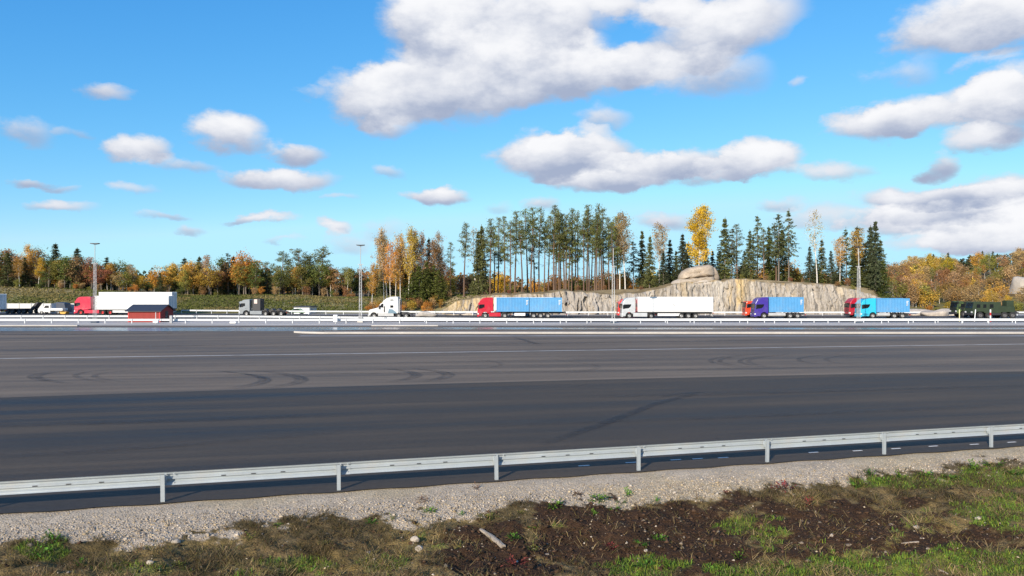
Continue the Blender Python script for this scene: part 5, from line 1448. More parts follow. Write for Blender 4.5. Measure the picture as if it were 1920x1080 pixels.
# --- pine stand above the cutting
def landmark(px, table):
    for lim, t in table:
        if px < lim: return t
    return table[-1][1]
def lm_left(px): return landmark(px, [(20, 'above the cut off trailer'), (75, 'above the pale panel wall'), (135, 'above the white van'), (185, 'above the pinkish red cab'), (240, 'over the front of the long white trailer'), (330, 'over the red shed'), (440, 'over the gap behind the long trailer'), (500, 'over the grey tractor'), (547, 'over the green car'), (600, 'over the white hut'), (655, 'over the signal cabinet'), (700, 'behind the lattice mast by the hut'), (9999, 'beside the birch grove')])
def lm_pine(px): return landmark(px, [(890, 'before the bare birch'), (930, 'above the bright red cab'), (960, 'above the first blue container'), (991, 'above the joint of the blue containers'), (1022, 'above the tail blue container'), (1052, 'above the rear end of the blue containers'), (1085, 'above the rough bare rock'), (1120, 'above the blocky rock face'), (9999, 'by the yellowing birches')])
def lm_hill(px): return landmark(px, [(1700, 'behind the cyan truck container'), (1745, 'above the end of the cutting'), (1785, 'above the rubble mounds'), (1830, 'above the camouflaged truck'), (1880, 'above the dark olive tractor'), (9999, 'beside the pale rock outcrop')])
def lm_cut(px): return landmark(px, [(935, 'above the bright red cab'), (1055, 'above the blue containers'), (1155, 'above the blocky rock face'), (1265, 'above the white trailer'), (1350, 'behind the boulder'), (1440, 'above the purple truck'), (1520, 'by the tall bare birch'), (9999, 'by the spruce clump')])
gp = 'pines in the stand above the rock cutting'
lp = 'tall bare trunked pine in the stand above the rock cutting'
for (px, yt) in [(843, 455), (870, 419), (919, 412), (934, 409), (947, 407), (967, 399), (989, 394), (995, 390), (1011, 392), (1028, 407), (1038, 384), (1043, 398), (1051, 393), (1057, 400), (1062, 404), (1072, 391), (1079, 400), (1084, 396), (1101, 386), (1105, 394), (1115, 400),
                 (1119, 405), (1128, 386), (1132, 392), (1142, 407), (1153, 414), (1158, 420), (1148, 416), (927, 425), (956, 415), (1020, 415), (1094, 408), (911, 430), (978, 412), (1003, 410), (1047, 415), (1067, 418), (1110, 412), (1124, 415)]:
    tree('pine', px + TR.uniform(-1, 1), TR.uniform(181, 199), ('very tall' if yt < 395 else 'tall' if yt < 408 else 'shorter') + ' bare trunked pine of the stand ' + lm_pine(px), gp, ytop=yt + TR.uniform(-2, 2), wide=.92)
for (px, yt) in [(904, 422), (897, 432)]:
    tree('spruce', px, 184, 'tall narrow spruce at the birch end of the pine stand', 'narrow spruces by the pine stand', ytop=yt, wide=.8)
tree('bare_birch', 891, 186, 'nearly bare pale birch beside the pine stand', None, ytop=431)
tree('birch', 1171, 186, 'tall thin yellowing birch at the end of the pine stand', None, ytop=402, leaf='tan')
tree('birch', 1163, 190, 'brownish birch between the last tall pines', None, ytop=410, leaf='olive')
# --- birches beside the white long nosed tractor
gb = 'birches behind the long nosed tractor'
for (px, yt, lf, Y) in [(698, 497, 'orange', 181), (719, 433, 'tan', 184), (725, 446, 'yellow', 186), (733, 456, 'orange', 183), (751, 441, 'yellow', 185), (757, 455, 'orange', 188), (767, 430, 'yellow', 184), (771, 436, 'tan', 187), (792, 440, 'tan', 186), (819, 438, 'tan', 190), (779, 452, 'yellow', 191), (742, 470, 'yellow', 192), (808, 455, 'brown', 188), (826, 460, 'tan', 192)]:
    tree('birch', px, Y, '%s white stemmed birch with sparse %s leaves in the birch grove' % ('very tall' if yt < 436 else 'tall' if yt < 450 else 'small', COLW[lf]), gb, ytop=yt, leaf=lf, wide=.85)
tree('spruce', 804, 192, 'dark spruce rising among the birches', None, ytop=447, leaf='bluespruce')
for (px, yt) in [(786, 498), (800, 490), (813, 497), (822, 505), (775, 510), (830, 515), (760, 515)]:
    tree('spruce', px, TR.uniform(183, 188), 'bushy olive green young spruce under the birch grove', 'young spruces under the birches', ytop=yt, leaf='green', wide=1.35)
for k in range(26):
    lf = ('orange', 'brown', 'tan', 'yellow')[k % 4]
    tree('shrub', TR.uniform(690, 845), TR.uniform(176, 186), 'low %s shrub at the foot of the birch grove' % COLW[lf], 'shrubs under the birch grove', h=TR.uniform(1.6, 3.4), leaf=lf)
# --- mixed trees between pines and boulder
for (px, yt, k, lf) in [(1204, 432, 'spruce', 'spruce'), (1218, 442, 'spruce', 'spruce'), (1256, 449, 'spruce', 'bluespruce'), (1280, 439, 'spruce', 'bluespruce'), (1290, 456, 'spruce', 'bluespruce'), (1324, 462, 'spruce', 'spruce'), (1336, 470, 'spruce', 'bluespruce'), (1188, 452, 'thin_spruce', 'spruce'), (1268, 470, 'spruce', 'spruce'), (1244, 472, 'spruce', 'bluespruce'), (1310, 468, 'spruce', 'bluespruce')]:
    tree(k, px, TR.uniform(184, 198), ('tall' if yt < 445 else 'middling' if yt < 460 else 'short') + ' dark spruce ' + ('beside the pale leafless birch' if px < 1262 else 'beside the golden birch'), 'spruces round the golden birch', ytop=yt, leaf=lf, wide=1.0)
tree('birch', 1236, 188, 'pale almost leafless birch among dark spruces', None, ytop=422, leaf='tan', var=1)
tree('dense_birch', 1311, 181, 'tall bright golden birch just behind the huge boulder', None, ytop=394, leaf='gold', wide=1.1)
# --- trees above the right part of the cutting
g2 = 'conifers above the drill marked rock face'
for (px, yt, k, lf) in [(1359, 409, 'spruce', 'spruce'), (1372, 428, 'thin_spruce', 'spruce'), (1383, 420, 'pine', 'pine'), (1406, 432, 'spruce', 'spruce'), (1420, 405, 'thin_spruce', 'pine'), (1432, 430, 'pine', 'pine'), (1413, 440, 'thin_spruce', 'spruce'), (1442, 425, 'spruce', 'green'), (1460, 401, 'thin_spruce', 'spruce'), (1455, 420, 'pine', 'pine'), (1479, 394, 'thin_spruce', 'spruce'), (1466, 430, 'spruce', 'spruce'), (1396, 470, 'spruce', 'bluespruce'), (1349, 470, 'spruce', 'bluespruce')]:
    nm = ('tall ' if yt < 415 else 'middling ' if yt < 435 else 'low ') + {'spruce': 'full dark spruce', 'thin_spruce': 'thin see through spruce', 'pine': 'slim pine'}[k] + ' over the drill marked rock ' + landmark(px, [(1390, 'next to the golden birch'), (1425, 'above the orange cab'), (1450, 'above the purple cab'), (9999, 'above the purple truck container')])
    tree(k, px, TR.uniform(180, 192), nm, g2, ytop=yt, leaf=lf, wide=1.05)
tree('bare_birch', 1531, 179, 'tall bare birch standing alone above the rock face', None, ytop=399, wide=1.1)
g3 = 'spruce clump at the end of the cutting'
for (px, yt, k, lf) in [(1518, 462, 'spruce', 'bluespruce'), (1541, 450, 'spruce', 'spruce'), (1558, 470, 'spruce', 'bluespruce'), (1587, 430, 'thin_spruce', 'green'), (1608, 425, 'spruce', 'bluespruce'), (1631, 424, 'spruce', 'bluespruce'), (1641, 414, 'spruce', 'bluespruce'), (1651, 450, 'spruce', 'spruce'), (1622, 455, 'spruce', 'bluespruce'), (1600, 465, 'spruce', 'spruce'), (1640, 470, 'spruce', 'spruce'), (1575, 478, 'spruce', 'bluespruce'), (1530, 485, 'spruce', 'green'), (1612, 490, 'spruce', 'green'), (1655, 488, 'spruce', 'green'), (1630, 495, 'spruce', 'green')]:
    tree(k, px, TR.uniform(180, 190), ('tallest' if yt < 420 else 'tall' if yt < 435 else 'middling' if yt < 468 else 'low') + (' green' if lf == 'green' else ' dark') + ' spruce ' + ('near the tall bare birch' if px < 1565 else 'in the clump behind the cyan truck'), g3, ytop=yt, leaf=lf, wide=1.05)
for (px, yt) in [(1575, 446), (1612, 431)]:
    tree('birch', px, 182, 'yellow leaved birch inside the dark spruce clump', 'birches in the spruce clump', ytop=yt, leaf='yellow')
# --- brush glowing between the trunks
for k in range(86):
    px = TR.uniform(835, 1560); lf = TR.choice(['orange', 'yellow', 'brown', 'olive', 'rust', 'yellow', 'gold', 'orange', 'green'])
    if 1265 < px < 1350 and k % 2: continue
    tree('shrub', px, TR.uniform(202, 238), '%s brush behind the trunks %s' % (COLW[lf], lm_cut(px)), 'brush behind the trunks above the cutting', h=TR.uniform(4.2, 7.2), leaf=lf, wide=1.15)
for k in range(34):
    px = TR.uniform(860, 1650); lf = TR.choice(['brown', 'tan', 'rust', 'olive'])
    tree('twiggy_shrub', px, TR.uniform(177, 184), 'low %s scrub on the cutting %s' % (COLW[lf], lm_cut(px)), 'low scrub on the rock cutting', h=TR.uniform(1.0, 2.0), leaf=lf)

for k in range(26):
    px = TR.uniform(785, 930); lf = TR.choice(['brown', 'tan', 'olive', 'orange'])
    tree('twiggy_shrub' if k % 2 else 'shrub', px, TR.uniform(170, 179), 'low %s scrub on the sloping end of the cutting' % COLW[lf], 'scrub on the sloping end of the cutting', h=TR.uniform(.7, 1.9), leaf=lf)
# --- forest behind the grass bank
gl = 'trees of the forest edge above the grass bank'
LB = 'forest edge above the grass bank'
special = [(104, 456, 'spruce', 'bluespruce', 'tall dark spruce towering over the forest edge above the panel wall', 226), (146, 465, 'spruce', 'bluespruce', 'dark spruce pointing above yellow trees near the red cab', 226), (200, 482, 'spruce', 'bluespruce', 'lone dark spruce top above the long white trailer', 228),
           (73, 485, 'birch', 'gold', 'narrow golden birch at the forest edge above the pale wall', 219), (457, 471, 'broadleaf', 'orange', 'big glowing orange tree above the grey tractor', 222), (481, 490, 'broadleaf', 'orange', 'lower orange tree beside the big glowing orange one', 223),
           (603, 464, 'bushy_pine', 'pine', 'wind shaped pine topping the forest edge near the lattice mast', 224), (561, 470, 'bushy_pine', 'pine', 'broad green pine above the white hut', 224), (580, 478, 'bushy_pine', 'pine', 'shorter green pine between two taller pines over the white hut', 226), (529, 474, 'bushy_pine', 'pine', 'lone pine top between orange trees', 230),
           (428, 474, 'thin_spruce', 'bluespruce', 'very thin spruce spire beside the big orange tree', 226), (438, 480, 'spruce', 'bluespruce', 'slim dark spruce next to a spruce spire', 228), (411, 480, 'broadleaf', 'green', 'dark green round tree left of the spruce spire'.replace('left of', 'near'), 228), (362, 487, 'broadleaf', 'yellow', 'rounded yellow tree beyond the end of the long white trailer', 220),
           (346, 484, 'spruce', 'bluespruce', 'dark spruce behind the rounded yellow tree', 226), (375, 481, 'spruce', 'spruce', 'small spruce tip beside the rounded yellow tree', 226), (392, 480, 'birch', 'tan', 'pale bare topped birch at the forest edge', 221), (258, 507, 'broadleaf', 'green', 'low dark green tree in the dip of the forest edge', 226),
           (246, 497, 'birch', 'tan', 'narrow tan tree beside the dip in the forest edge', 221), (300, 500, 'broadleaf', 'orange', 'orange tree on the slope of the forest edge dip', 222), (318, 493, 'broadleaf', 'yellow', 'yellow tree rising from the forest edge dip', 223), (172, 484, 'broadleaf', 'rust', 'reddish brown bushy tree above the red cab', 220), (190, 497, 'broadleaf', 'rust', 'low reddish tree behind the lattice mast', 219),
           (15, 466, 'broadleaf', 'brown', 'brown topped tree at the thick end of the forest', 226), (50, 461, 'birch', 'yellow', 'tall pale yellow birch above the pale wall', 224), (71, 466, 'broadleaf', 'brown', 'brown oak shaped tree behind the golden birch', 229), (115, 482, 'broadleaf', 'olive', 'olive tree before the tall dark spruce', 220), (221, 489, 'broadleaf', 'green', 'dark leafy tree above the long white trailer', 226), (208, 494, 'birch', 'yellow', 'yellow birch above the front of the long white trailer', 222)]
for (px, yt, k, lf, lab, Y) in special: tree(k, px, Y, lab, gl, ytop=yt, leaf=lf, wide=1.55 if k == 'spruce' else 1.15)
canopy = np.array([(-120, 470), (0, 474), (30, 472), (60, 474), (110, 484), (140, 482), (180, 486), (230, 498), (262, 514), (285, 520), (300, 508), (330, 494), (400, 492), (460, 486), (520, 500), (560, 496), (600, 490), (650, 500), (700, 500), (760, 490), (830, 495), (880, 508)], float)
kinds = ['birch', 'broadleaf', 'broadleaf', 'birch', 'bushy_pine', 'broadleaf', 'spruce', 'broadleaf']
for k in range(86):
    px = -70 + (k + TR.uniform(-.3, .7)) * 10.6
    if px > 830: break
    kd = kinds[int(TR.integers(0, len(kinds)))]
    lf = {'spruce': 'spruce', 'bushy_pine': 'pine', 'birch': TR.choice(['yellow', 'tan', 'orange', 'olive']), 'broadleaf': TR.choice(['olive', 'olive', 'brown', 'orange', 'yellow', 'green', 'green', 'tan'])}[kd]
    yt = np.interp(px, canopy[:, 0], canopy[:, 1]) + TR.uniform(-4, 14)
    nm = {'spruce': 'dark spruce', 'bushy_pine': 'green pine'}.get(kd) or '%s %s' % (COLW[lf], {'birch': 'birch', 'broadleaf': 'leafy tree'}[kd])
    tree(kd, px, TR.uniform(217, 228), nm + ' at the forest edge ' + lm_left(px), gl, ytop=yt, leaf=lf, wide=1.15)
for k in range(96):
    px = -80 + (k + TR.uniform(-.3, .7)) * 9.8
    yt = np.interp(px, canopy[:, 0], canopy[:, 1]) + TR.uniform(12, 34)
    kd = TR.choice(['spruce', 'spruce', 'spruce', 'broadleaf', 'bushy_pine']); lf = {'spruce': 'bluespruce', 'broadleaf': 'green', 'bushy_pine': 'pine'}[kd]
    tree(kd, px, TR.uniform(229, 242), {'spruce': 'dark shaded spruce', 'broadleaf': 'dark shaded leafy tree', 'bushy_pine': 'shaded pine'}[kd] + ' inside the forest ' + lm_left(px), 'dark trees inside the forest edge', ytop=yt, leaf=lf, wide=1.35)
for k in range(40):
    px = TR.uniform(-40, 700); lf = TR.choice(['olive', 'brown', 'orange', 'green', 'tan'])
    tree('shrub', px, TR.uniform(213, 219), 'small %s shrub at the forest foot %s' % (COLW[lf], lm_left(px)), 'shrubs along the forest foot', h=TR.uniform(1.2, 3.2), leaf=lf)
# --- wooded hillside behind the military trucks
gh = 'trees on the hillside behind the military trucks'
for k in range(250):
    Y = 190 + 150 * ((k + .5) / 250) ** 1.15
    px = TR.uniform(1652, 2010) if k % 4 else TR.uniform(1652, 1730); low = Y < 285
    if 1878 < px < 1940 and 192 < Y < 248: continue
    kd = TR.choice(['shrub', 'twiggy_shrub', 'birch', 'shrub', 'broadleaf']) if low else TR.choice(['broadleaf', 'broadleaf', 'broadleaf', 'spruce', 'birch'])
    lf = {'spruce': 'spruce'}.get(kd) or (TR.choice(['brown', 'tan', 'olive', 'brown', 'tan', 'yellow', 'tan']) if low else TR.choice(['yellow', 'gold', 'olive', 'yellow', 'tan', 'gold']))
    if kd == 'spruce': nm = 'dark spruce on the hill crest ' + lm_hill(px)
    elif low: nm = '%s %s low on the hillside %s' % (COLW[lf], {'shrub': 'bush', 'twiggy_shrub': 'twiggy bush', 'birch': 'sapling birch', 'broadleaf': 'bushy tree'}[kd], lm_hill(px))
    else: nm = '%s %s on the hill crest %s' % (COLW[lf], {'birch': 'birch', 'broadleaf': 'leafy tree'}[kd], lm_hill(px))
    tree(kd, px, Y, nm, gh, h=TR.uniform(4.4, 7.2) if low else TR.uniform(7.0, 10.0), leaf=lf, wide=1.2 if low else 1.1)
for (px, yt, lf, Y) in [(1776, 566, 'gold', 178), (1862, 545, 'yellow', 176), (1742, 572, 'orange', 182), (1758, 576, 'olive', 180), (1893, 555, 'gold', 180), (1908, 566, 'olive', 178), (1725, 575, 'tan', 184)]:
    tree('birch' if lf in ('gold', 'yellow') else 'shrub', px, Y, 'small bright %s tree near the foot of the wooded hillside' % COLW[lf], 'bright saplings at the hillside foot', ytop=yt, leaf=lf, wide=1.6, var=2)

# --- far woods that read as one mass
def far_woods():
    rs = np.random.default_rng(9); Vs, Fs, Ss, Cs = [], [], [], []; off = 0
    cols = np.array([(.045, .065, .03), (.06, .08, .03), (.32, .17, .035), (.16, .13, .04), (.24, .13, .05), (.05, .06, .032)])
    for k in range(620):
        Y = rs.uniform(262, 420); px = rs.uniform(-160, 1720) if k % 5 else rs.uniform(1640, 2100); X = PX(px, Y)
        if px > 1640: Y = rs.uniform(345, 420); X = PX(px, Y)
        z0 = gz(X, Y); h = rs.uniform(6.5, 10.5) if px < 850 else rs.uniform(6, 9)
        n = 90; u = rs.uniform(0, 1, n); a = rs.uniform(0, 6.28, n); r = 2.4 * np.sqrt(rs.uniform(0, 1, n)) * np.sin(np.pi * (u * .75 + .2))
        C = np.column_stack([X + r * np.cos(a), Y + r * np.sin(a), z0 + h * (.1 + .9 * u)])
        v, f, s = leaf_quads(rs, C, 1.0, .7, rs.uniform(.7, 1.3, n)); Vs.append(v); Fs.append(f + off); off += len(v)
        Cs.append(cols[rs.integers(0, 6)][None] * s[:, None])
    m = material('far_foliage', attr='col', rough=.8, vary=0, trans=.2, spec=.2)
    o = link('far_woods', np_mesh('far_woods', np.concatenate(Vs), np.concatenate(Fs), m, np.concatenate(Cs)))
    tag(o, 'mixed woods far behind the forest edge', 'woods', kind='stuff')
far_woods()

# --- rough grass on the far bank
def bank_grass():
    rs = np.random.default_rng(19); n = 26000
    px = rs.uniform(-160, 900, n); Y = rs.uniform(179, 219, n); X = PX(px, Y); Z = ground_z(X, Y)
    nn = fbm(X * .09, Y * .12, 3, 14)
    C = np.column_stack([X, Y, Z + .12])
    v, f, s = leaf_quads(rs, C, .55, .5, rs.uniform(.6, 1.3, n))
    cs = np.where((nn > .52)[:, None], np.array([.21, .17, .065]), np.array([.105, .115, .03])) * rs.uniform(.7, 1.3, (n, 1))
    m = material('bank_grass_mat', attr='col', rough=.9, vary=0, trans=.2, spec=.1)
    o = link('bank_grass', np_mesh('bank_grass', v, f, m, np.repeat(cs, 4, 0))); tag(o, 'rough olive and straw grass on the bank behind the trucks', 'grass', kind='stuff')
bank_grass()

# ---------------------------------------------------------------- near verge: stones, grass, weeds
VR = np.random.default_rng(23)
def verge_points(n):
    u = VR.uniform(-16, 25, n); d = VR.uniform(.12, 10.5, n)
    X = A0.x + (u + 8.4) + d * RAIL_NRM.x; Y = A0.y + (u + 8.4) * RAIL_DIR.y / RAIL_DIR.x + d * RAIL_NRM.y
    Z = verge_z(X, Y)
    px = 960 + F * X / Y; py = YH + (H - Z) * F / Y
    k = (px > -220) & (px < 2140) & (py < 1190) & (Y > 8)
    return X[k], Y[k], Z[k]
OCT_F = np.array([(0, 2, 4), (2, 1, 4), (1, 3, 4), (3, 0, 4), (2, 0, 5), (1, 2, 5), (3, 1, 5), (0, 3, 5)])
def pebbles(name, X, Y, Z, size, colors, label, sink=.25, flat=.75):
    n = len(X); base = np.array([(1, 0, 0), (-1, 0, 0), (0, 1, 0), (0, -1, 0), (0, 0, 1), (0, 0, -1)], float)
    B = base[None] * VR.uniform(.6, 1.3, (n, 6, 1)) + VR.normal(0, .16, (n, 6, 3))
    a = VR.uniform(0, 6.28, n); c, s = np.cos(a)[:, None], np.sin(a)[:, None]
    Bx = B[..., 0] * c - B[..., 1] * s; By = B[..., 0] * s + B[..., 1] * c
    V = np.stack([Bx, By, B[..., 2] * flat], -1) * size[:, None, None] * .5
    V = V + np.stack([X, Y, Z + size * (.5 - sink) * flat * .6], -1)[:, None]
    Fc = (OCT_F[None] + (np.arange(n) * 6)[:, None, None]).reshape(-1, 3)
    m = MATS.get('pebble_mat') or material('pebble_mat', attr='col', rough=.9, vary=0, spec=.2)
    o = link(name, np_mesh(name, V.reshape(-1, 3), Fc, m, np.repeat(colors, 6, 0))); tag(o, label, name, kind='stuff'); return o
X, Y, Z = verge_points(210000)
d, grv, soil, grn, n1, n2, n3 = verge_cover(X, Y)
prob = grv * np.interp(d, [0, .25, .7, 1.1, 3.2], [.10, .14, .35, .75, .9]) + (1 - grv) * .006
k = VR.uniform(0, 1, len(X)) < prob
X, Y, Z, d = X[k], Y[k], Z[k], d[k]
n = len(X)
pal = np.array([(.42, .35, .265), (.30, .255, .205), (.52, .45, .36), (.38, .295, .18), (.22, .185, .15), (.46, .375, .25)])
cs = pal[VR.integers(0, 6, n)] * VR.uniform(.75, 1.25, (n, 1))
sz = np.clip(VR.lognormal(-3.38, .36, n) * np.interp(d, [0, .6, 1.4, 4], [.6, .75, 1.1, 1.2]), .015, .13)
pebbles('gravel', X, Y, Z, sz, cs, 'loose pale gravel stones of the shoulder')
# clods and bark bits on the dark soil
X, Y, Z = verge_points(60000)
d, grv, soil, grn, n1, n2, n3 = verge_cover(X, Y)
k = (VR.uniform(0, 1, len(X)) < soil * (1 - grv) * .9 + .12 * (1 - grv))
X, Y, Z = X[k], Y[k], Z[k]; n = len(X)
pal = np.array([(.042, .024, .013), (.064, .036, .02), (.028, .018, .011), (.085, .05, .03), (.058, .034, .019), (.20, .16, .115)])
cs = pal[VR.choice(6, n, p=[.28, .24, .2, .15, .10, .03])] * VR.uniform(.75, 1.3, (n, 1))
pebbles('soil_clods', X, Y, Z, np.clip(VR.lognormal(-3.0, .5, n), .02, .16), cs, 'dark crumbly soil clods on the verge', flat=.6)

def blades(name, X, Y, Z, hgt, wid, lean, colors, label):
    n = len(X); a = VR.uniform(0, 6.28, n); b = VR.uniform(0, 6.28, n)
    p = np.column_stack([X, Y, Z - .01]); side = np.column_stack([np.cos(a), np.sin(a), np.zeros(n)]) * wid[:, None] * .5
    out = np.column_stack([np.cos(b), np.sin(b), np.zeros(n)])
    mid = p + out * (hgt * lean * .35)[:, None] + np.array([0, 0, 1]) * (hgt * .6)[:, None]
    tip = p + out * (hgt * lean)[:, None] + np.array([0, 0, 1]) * (hgt * np.clip(1 - .45 * lean, .12, 1))[:, None]
    V = np.stack([p - side, p + side, mid + side * .8, tip, mid - side * .8], 1).reshape(-1, 3)
    i = np.arange(n) * 5
    Fc = np.concatenate([np.stack([i, i + 1, i + 2], 1), np.stack([i, i + 2, i + 4], 1), np.stack([i + 4, i + 2, i + 3], 1)])
    m = MATS.get('blade_mat') or material('blade_mat', attr='col', rough=.8, vary=0, trans=.25, spec=.2)
    o = link(name, np_mesh(name, V, Fc, m, np.repeat(colors, 5, 0))); tag(o, label, 'grass', kind='stuff')
X, Y, Z = verge_points(270000)
d, grv, soil, grn, n1, n2, n3 = verge_cover(X, Y)
tuft = sstep(.42, .62, fbm(X * 3.1, Y * 3.1, 3, 200))
straw = (1 - grv) * (1 - .88 * soil) * (.25 + .75 * tuft)
k = VR.uniform(0, 1, len(X)) < straw * .75
n = int(k.sum()); g = grn[k]; nn = n1[k]; t_ = tuft[k]
c1 = np.array([.36, .26, .12]); c2 = np.array([.20, .165, .05]); c3 = np.array([.20, .12, .065])
r_ = VR.uniform(0, 1, (n, 1)); w_ = sstep(.35, .65, nn)[:, None]
cs = np.where(r_ < .45, c1, np.where(r_ < .8, c2, c3)) * (.55 + .7 * w_) * VR.uniform(.6, 1.3, (n, 1))
blades('dry_grass', X[k], Y[k], Z[k], VR.uniform(.05, .18, n) * (.5 + 1.2 * t_), VR.uniform(.007, .014, n), VR.uniform(.7, 2.6, n), cs, 'withered brown and straw coloured grass of the verge')
k = VR.uniform(0, 1, len(X)) < np.clip(grn * 1.1 - .15, 0, 1) * (1 - .6 * grv)
n = int(k.sum())
cs = np.array([.13, .225, .03]) * VR.uniform(.55, 1.5, (n, 1)) * np.column_stack([VR.uniform(.8, 1.6, n), np.ones(n), np.ones(n)])
blades('green_grass', X[k], Y[k], Z[k], VR.uniform(.05, .16, n), VR.uniform(.009, .018, n), VR.uniform(.2, 1.1, n), cs, 'fresh green grass patches of the verge')

# weeds: rosettes of leaves
def weed_mesh(seed, name, nst=14, tall=.5):
    rs = np.random.default_rng(seed); V = []; Fc = []; sh = []
    for i in range(nst):
        a = rs.uniform(0, 6.28); L = rs.uniform(.35, .55); el = rs.uniform(.25, 1.25) if tall > .6 else rs.uniform(.1, .9)
        d = np.array([math.cos(a) * math.cos(el), math.sin(a) * math.cos(el), math.sin(el)])
        for j in range(5):
            c = d * L * (.3 + .17 * j) + rs.normal(0, .03, 3); c[2] = max(c[2] * tall * 1.6, .01)
            dr = rnd_dirs(rs, 1)[0] * .6 + d; dr /= np.linalg.norm(dr); w = np.cross(dr, [0, 0, 1.]); w /= np.linalg.norm(w) + 1e-6
            l = rs.uniform(.10, .18); b = len(V)
            V += [c, c + dr * l * .5 + w * l * .26 + [0, 0, .02], c + dr * l - np.array([0, 0, .02]), c + dr * l * .5 - w * l * .26 + [0, 0, .02]]
            Fc.append((b, b + 1, b + 2, b + 3)); sh += [rs.uniform(.6, 1.35)] * 4
    return np_mesh(name, np.array(V), np.array(Fc), None, np.repeat(np.array(sh)[:, None], 3, 1), attr='shade')
M_WEED = leafmat('weed_leaves', (.12, .25, .03), .3, .02, .25); M_WEED_RED = leafmat('red_weed_leaves', (.22, .055, .04), .2, .01, .2); M_WEED_YEL = leafmat('pale_weed_leaves', (.21, .22, .045), .3, .02, .2); M_WEED_BR = leafmat('withered_leaves', (.17, .095, .055), .2, .01, .2)
WM = {}
for mi, m in enumerate((M_WEED, M_WEED_RED, M_WEED_YEL, M_WEED_BR)):
    for v in range(3):
        me = weed_mesh(300 + v + 10 * mi, 'leaf_rosette', (16, 22, 12)[v], (.55, .4, .75)[v]); me.materials.append(m); WM[(mi, v)] = me
_ws = MB()
for _a in range(5): _ws.tube((0, 0, -.02), (.16 * math.cos(_a * 1.26), .16 * math.sin(_a * 1.26), .14), .022, .008, 4)
WSTEM = _ws.mesh('root_crown', M_WEED_BR)
def ray_ground(px, py):
    yy = np.arange(9, 40, .02); xx = PX(px, yy); vz = verge_z(xx, yy)
    i = int(np.argmax(ZY(py, yy) <= vz))
    return float(xx[i]), float(yy[i]), float(vz[i])
SPOT = {0: ('green weed', 'leafy green weed %s', 'leafy weeds on the verge'), 1: ('red weed', 'dark red withered weed on the verge', 'red weeds on the verge'),
        2: ('pale weed', 'yellowish green weed %s', 'yellowish weeds on the verge'), 3: ('dry weed', 'withered brown weed in the gravel shoulder', 'withered weeds on the verge')}
for i, (px, py, w, mi) in enumerate([(1040, 951, 40, 0), (1122, 938, 42, 0), (1178, 931, 28, 0), (1165, 944, 22, 0), (806, 959, 30, 0), (864, 967, 18, 0), (914, 972, 38, 2), (697, 980, 24, 0), (736, 976, 22, 2), (998, 992, 22, 0), (962, 1009, 28, 0), (998, 1034, 30, 2), (1200, 1022, 28, 0), (1234, 1012, 30, 0), (100, 1016, 38, 0), (76, 1042, 46, 0),
        (520, 985, 20, 0), (1115, 966, 20, 0), (1152, 955, 24, 0), (978, 962, 18, 2), (1230, 942, 20, 0), (1470, 918, 42, 1), (1363, 924, 18, 1), (1516, 948, 34, 1), (966, 1062, 48, 1), (1150, 1030, 38, 1), (893, 917, 20, 3), (792, 938, 26, 3), (1082, 928, 22, 3), (1632, 893, 30, 0), (1600, 912, 26, 0), (1655, 903, 30, 0), (1690, 900, 30, 0), (1735, 893, 34, 0), (1780, 898, 34, 0), (1826, 884, 36, 0), (1862, 876, 40, 0), (1900, 890, 36, 0),
        (470, 1012, 26, 2), (280, 1030, 28, 2), (330, 1060, 30, 2), (150, 1060, 30, 0), (610, 1020, 24, 2), (560, 1068, 28, 0), (1385, 1050, 36, 0), (1470, 1065, 38, 0), (1210, 1064, 44, 0), (1255, 1068, 40, 0), (1330, 1072, 34, 0)]):
    x, y, z = ray_ground(px, py); s = w / F * y / .95
    o = empty(SPOT[mi][0].replace(' ', '_'), (x, y, z - .015)); o.scale = (s, s, s * .9); o.rotation_euler = (0, 0, i * 1.7)
    link('foliage', WM[(mi, i % 3)], o); link('root_crown', WSTEM, o)
    lab = SPOT[mi][1]
    if mi == 0: lab = lab % ('in the gravel under the guardrail posts' if py < 960 and px < 1300 else 'among the grass by the gravel mound' if py < 960 else 'beside the weathered log' if 860 < px < 1060 else 'in the patch below the olive grass' if px < 700 else 'on the dark soil with red weeds' if py < 1045 else 'in the bright green patch on the soil')
    if mi == 2: lab = lab % ('in the olive grass' if px < 700 else 'below the weathered log' if py > 1020 else 'at the gravel edge above the weathered log')
    tag(o, lab, 'weed', SPOT[mi][2])

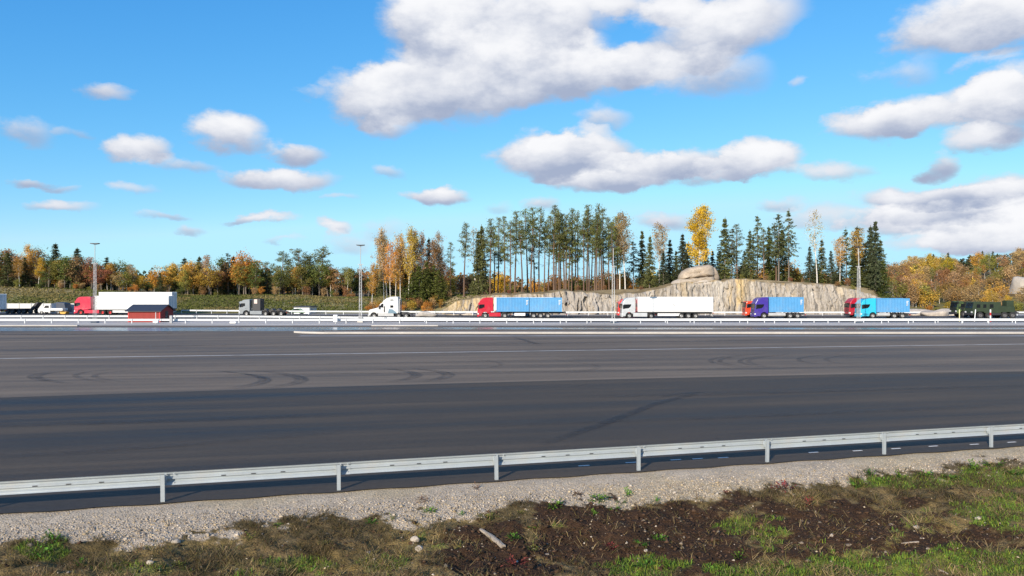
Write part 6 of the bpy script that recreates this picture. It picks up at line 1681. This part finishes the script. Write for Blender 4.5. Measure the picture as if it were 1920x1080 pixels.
# weathered timber and pale stones
M_WOOD = material('weathered_wood', (.40, .33, .25), rough=.9, vary=.3, scale=2.0, stretch=(.6, 8, 8), fine=.2, fine_scale=20, bump=.6, bump_scale=20)
def timber(a, b, w, label):
    pa = Vector(ray_ground(*a)); pb = Vector(ray_ground(*b)); d = pb - pa; L = d.length
    mb = MB(); n = 9; sec = [(-.5, -.25), (.1, -.32), (.5, -.2), (.45, .22), (-.05, .34), (-.48, .2)]; vs = []; fs = []
    rs = np.random.default_rng(int(a[0]))
    for i in range(n):
        t = i / (n - 1); k = (.55 + .9 * t if t < .4 else 1.0) * rs.uniform(.85, 1.1)
        for (y, z) in sec: vs.append((t * L, y * w * k + .04 * math.sin(t * 4) * L * .3, z * w * k))
    m_ = len(sec)
    for i in range(n - 1):
        for j in range(m_): fs.append((i * m_ + j, i * m_ + (j + 1) % m_, (i + 1) * m_ + (j + 1) % m_, (i + 1) * m_ + j))
    fs += [tuple(range(m_)), tuple(range((n - 1) * m_, n * m_))]
    mb.add(vs, fs); o = mb.build('timber_piece', M_WOOD); o.location = pa + Vector((0, 0, w * .25))
    o.rotation_euler = d.to_track_quat('X', 'Z').to_euler(); tag(o, label, 'timber')
timber((901, 996), (945, 1028), .12, 'weathered split log lying on the dark soil of the verge')
timber((1000, 1044), (1028, 1041), .05, 'thin pale stick below the weathered log')
timber((1690, 1020), (1722, 1018), .045, 'pale stick lying on dark soil among the green patches')
timber((1757, 1068), (1778, 1078), .05, 'short broken stick at the edge of the green grass')
for i, (px, py, w) in enumerate([(779, 1014, 18), (787, 1031, 20), (692, 1039, 12), (282, 1057, 14), (1211, 1034, 9), (1718, 990, 12), (1835, 974, 14), (1560, 1005, 10), (445, 1070, 10), (236, 1012, 10), (330, 1019, 16)]):
    x, y, z = ray_ground(px, py); s = w / F * y
    rock_lump('stone', (x, y, z + s * .12), (s * 1.1, s * .8, s * .7), 500 + i, (.44, .38, .30), 'loose pale stone lying on the brown verge', 'stone', 'pale stones on the verge', parts=12, rz=i)

# nothing is left unlabelled at top level
for o in bpy.data.objects:
    if o.parent is None and o.type in {'MESH', 'EMPTY'} and 'kind' not in o and 'label' not in o:
        print('UNLABELLED', o.name)
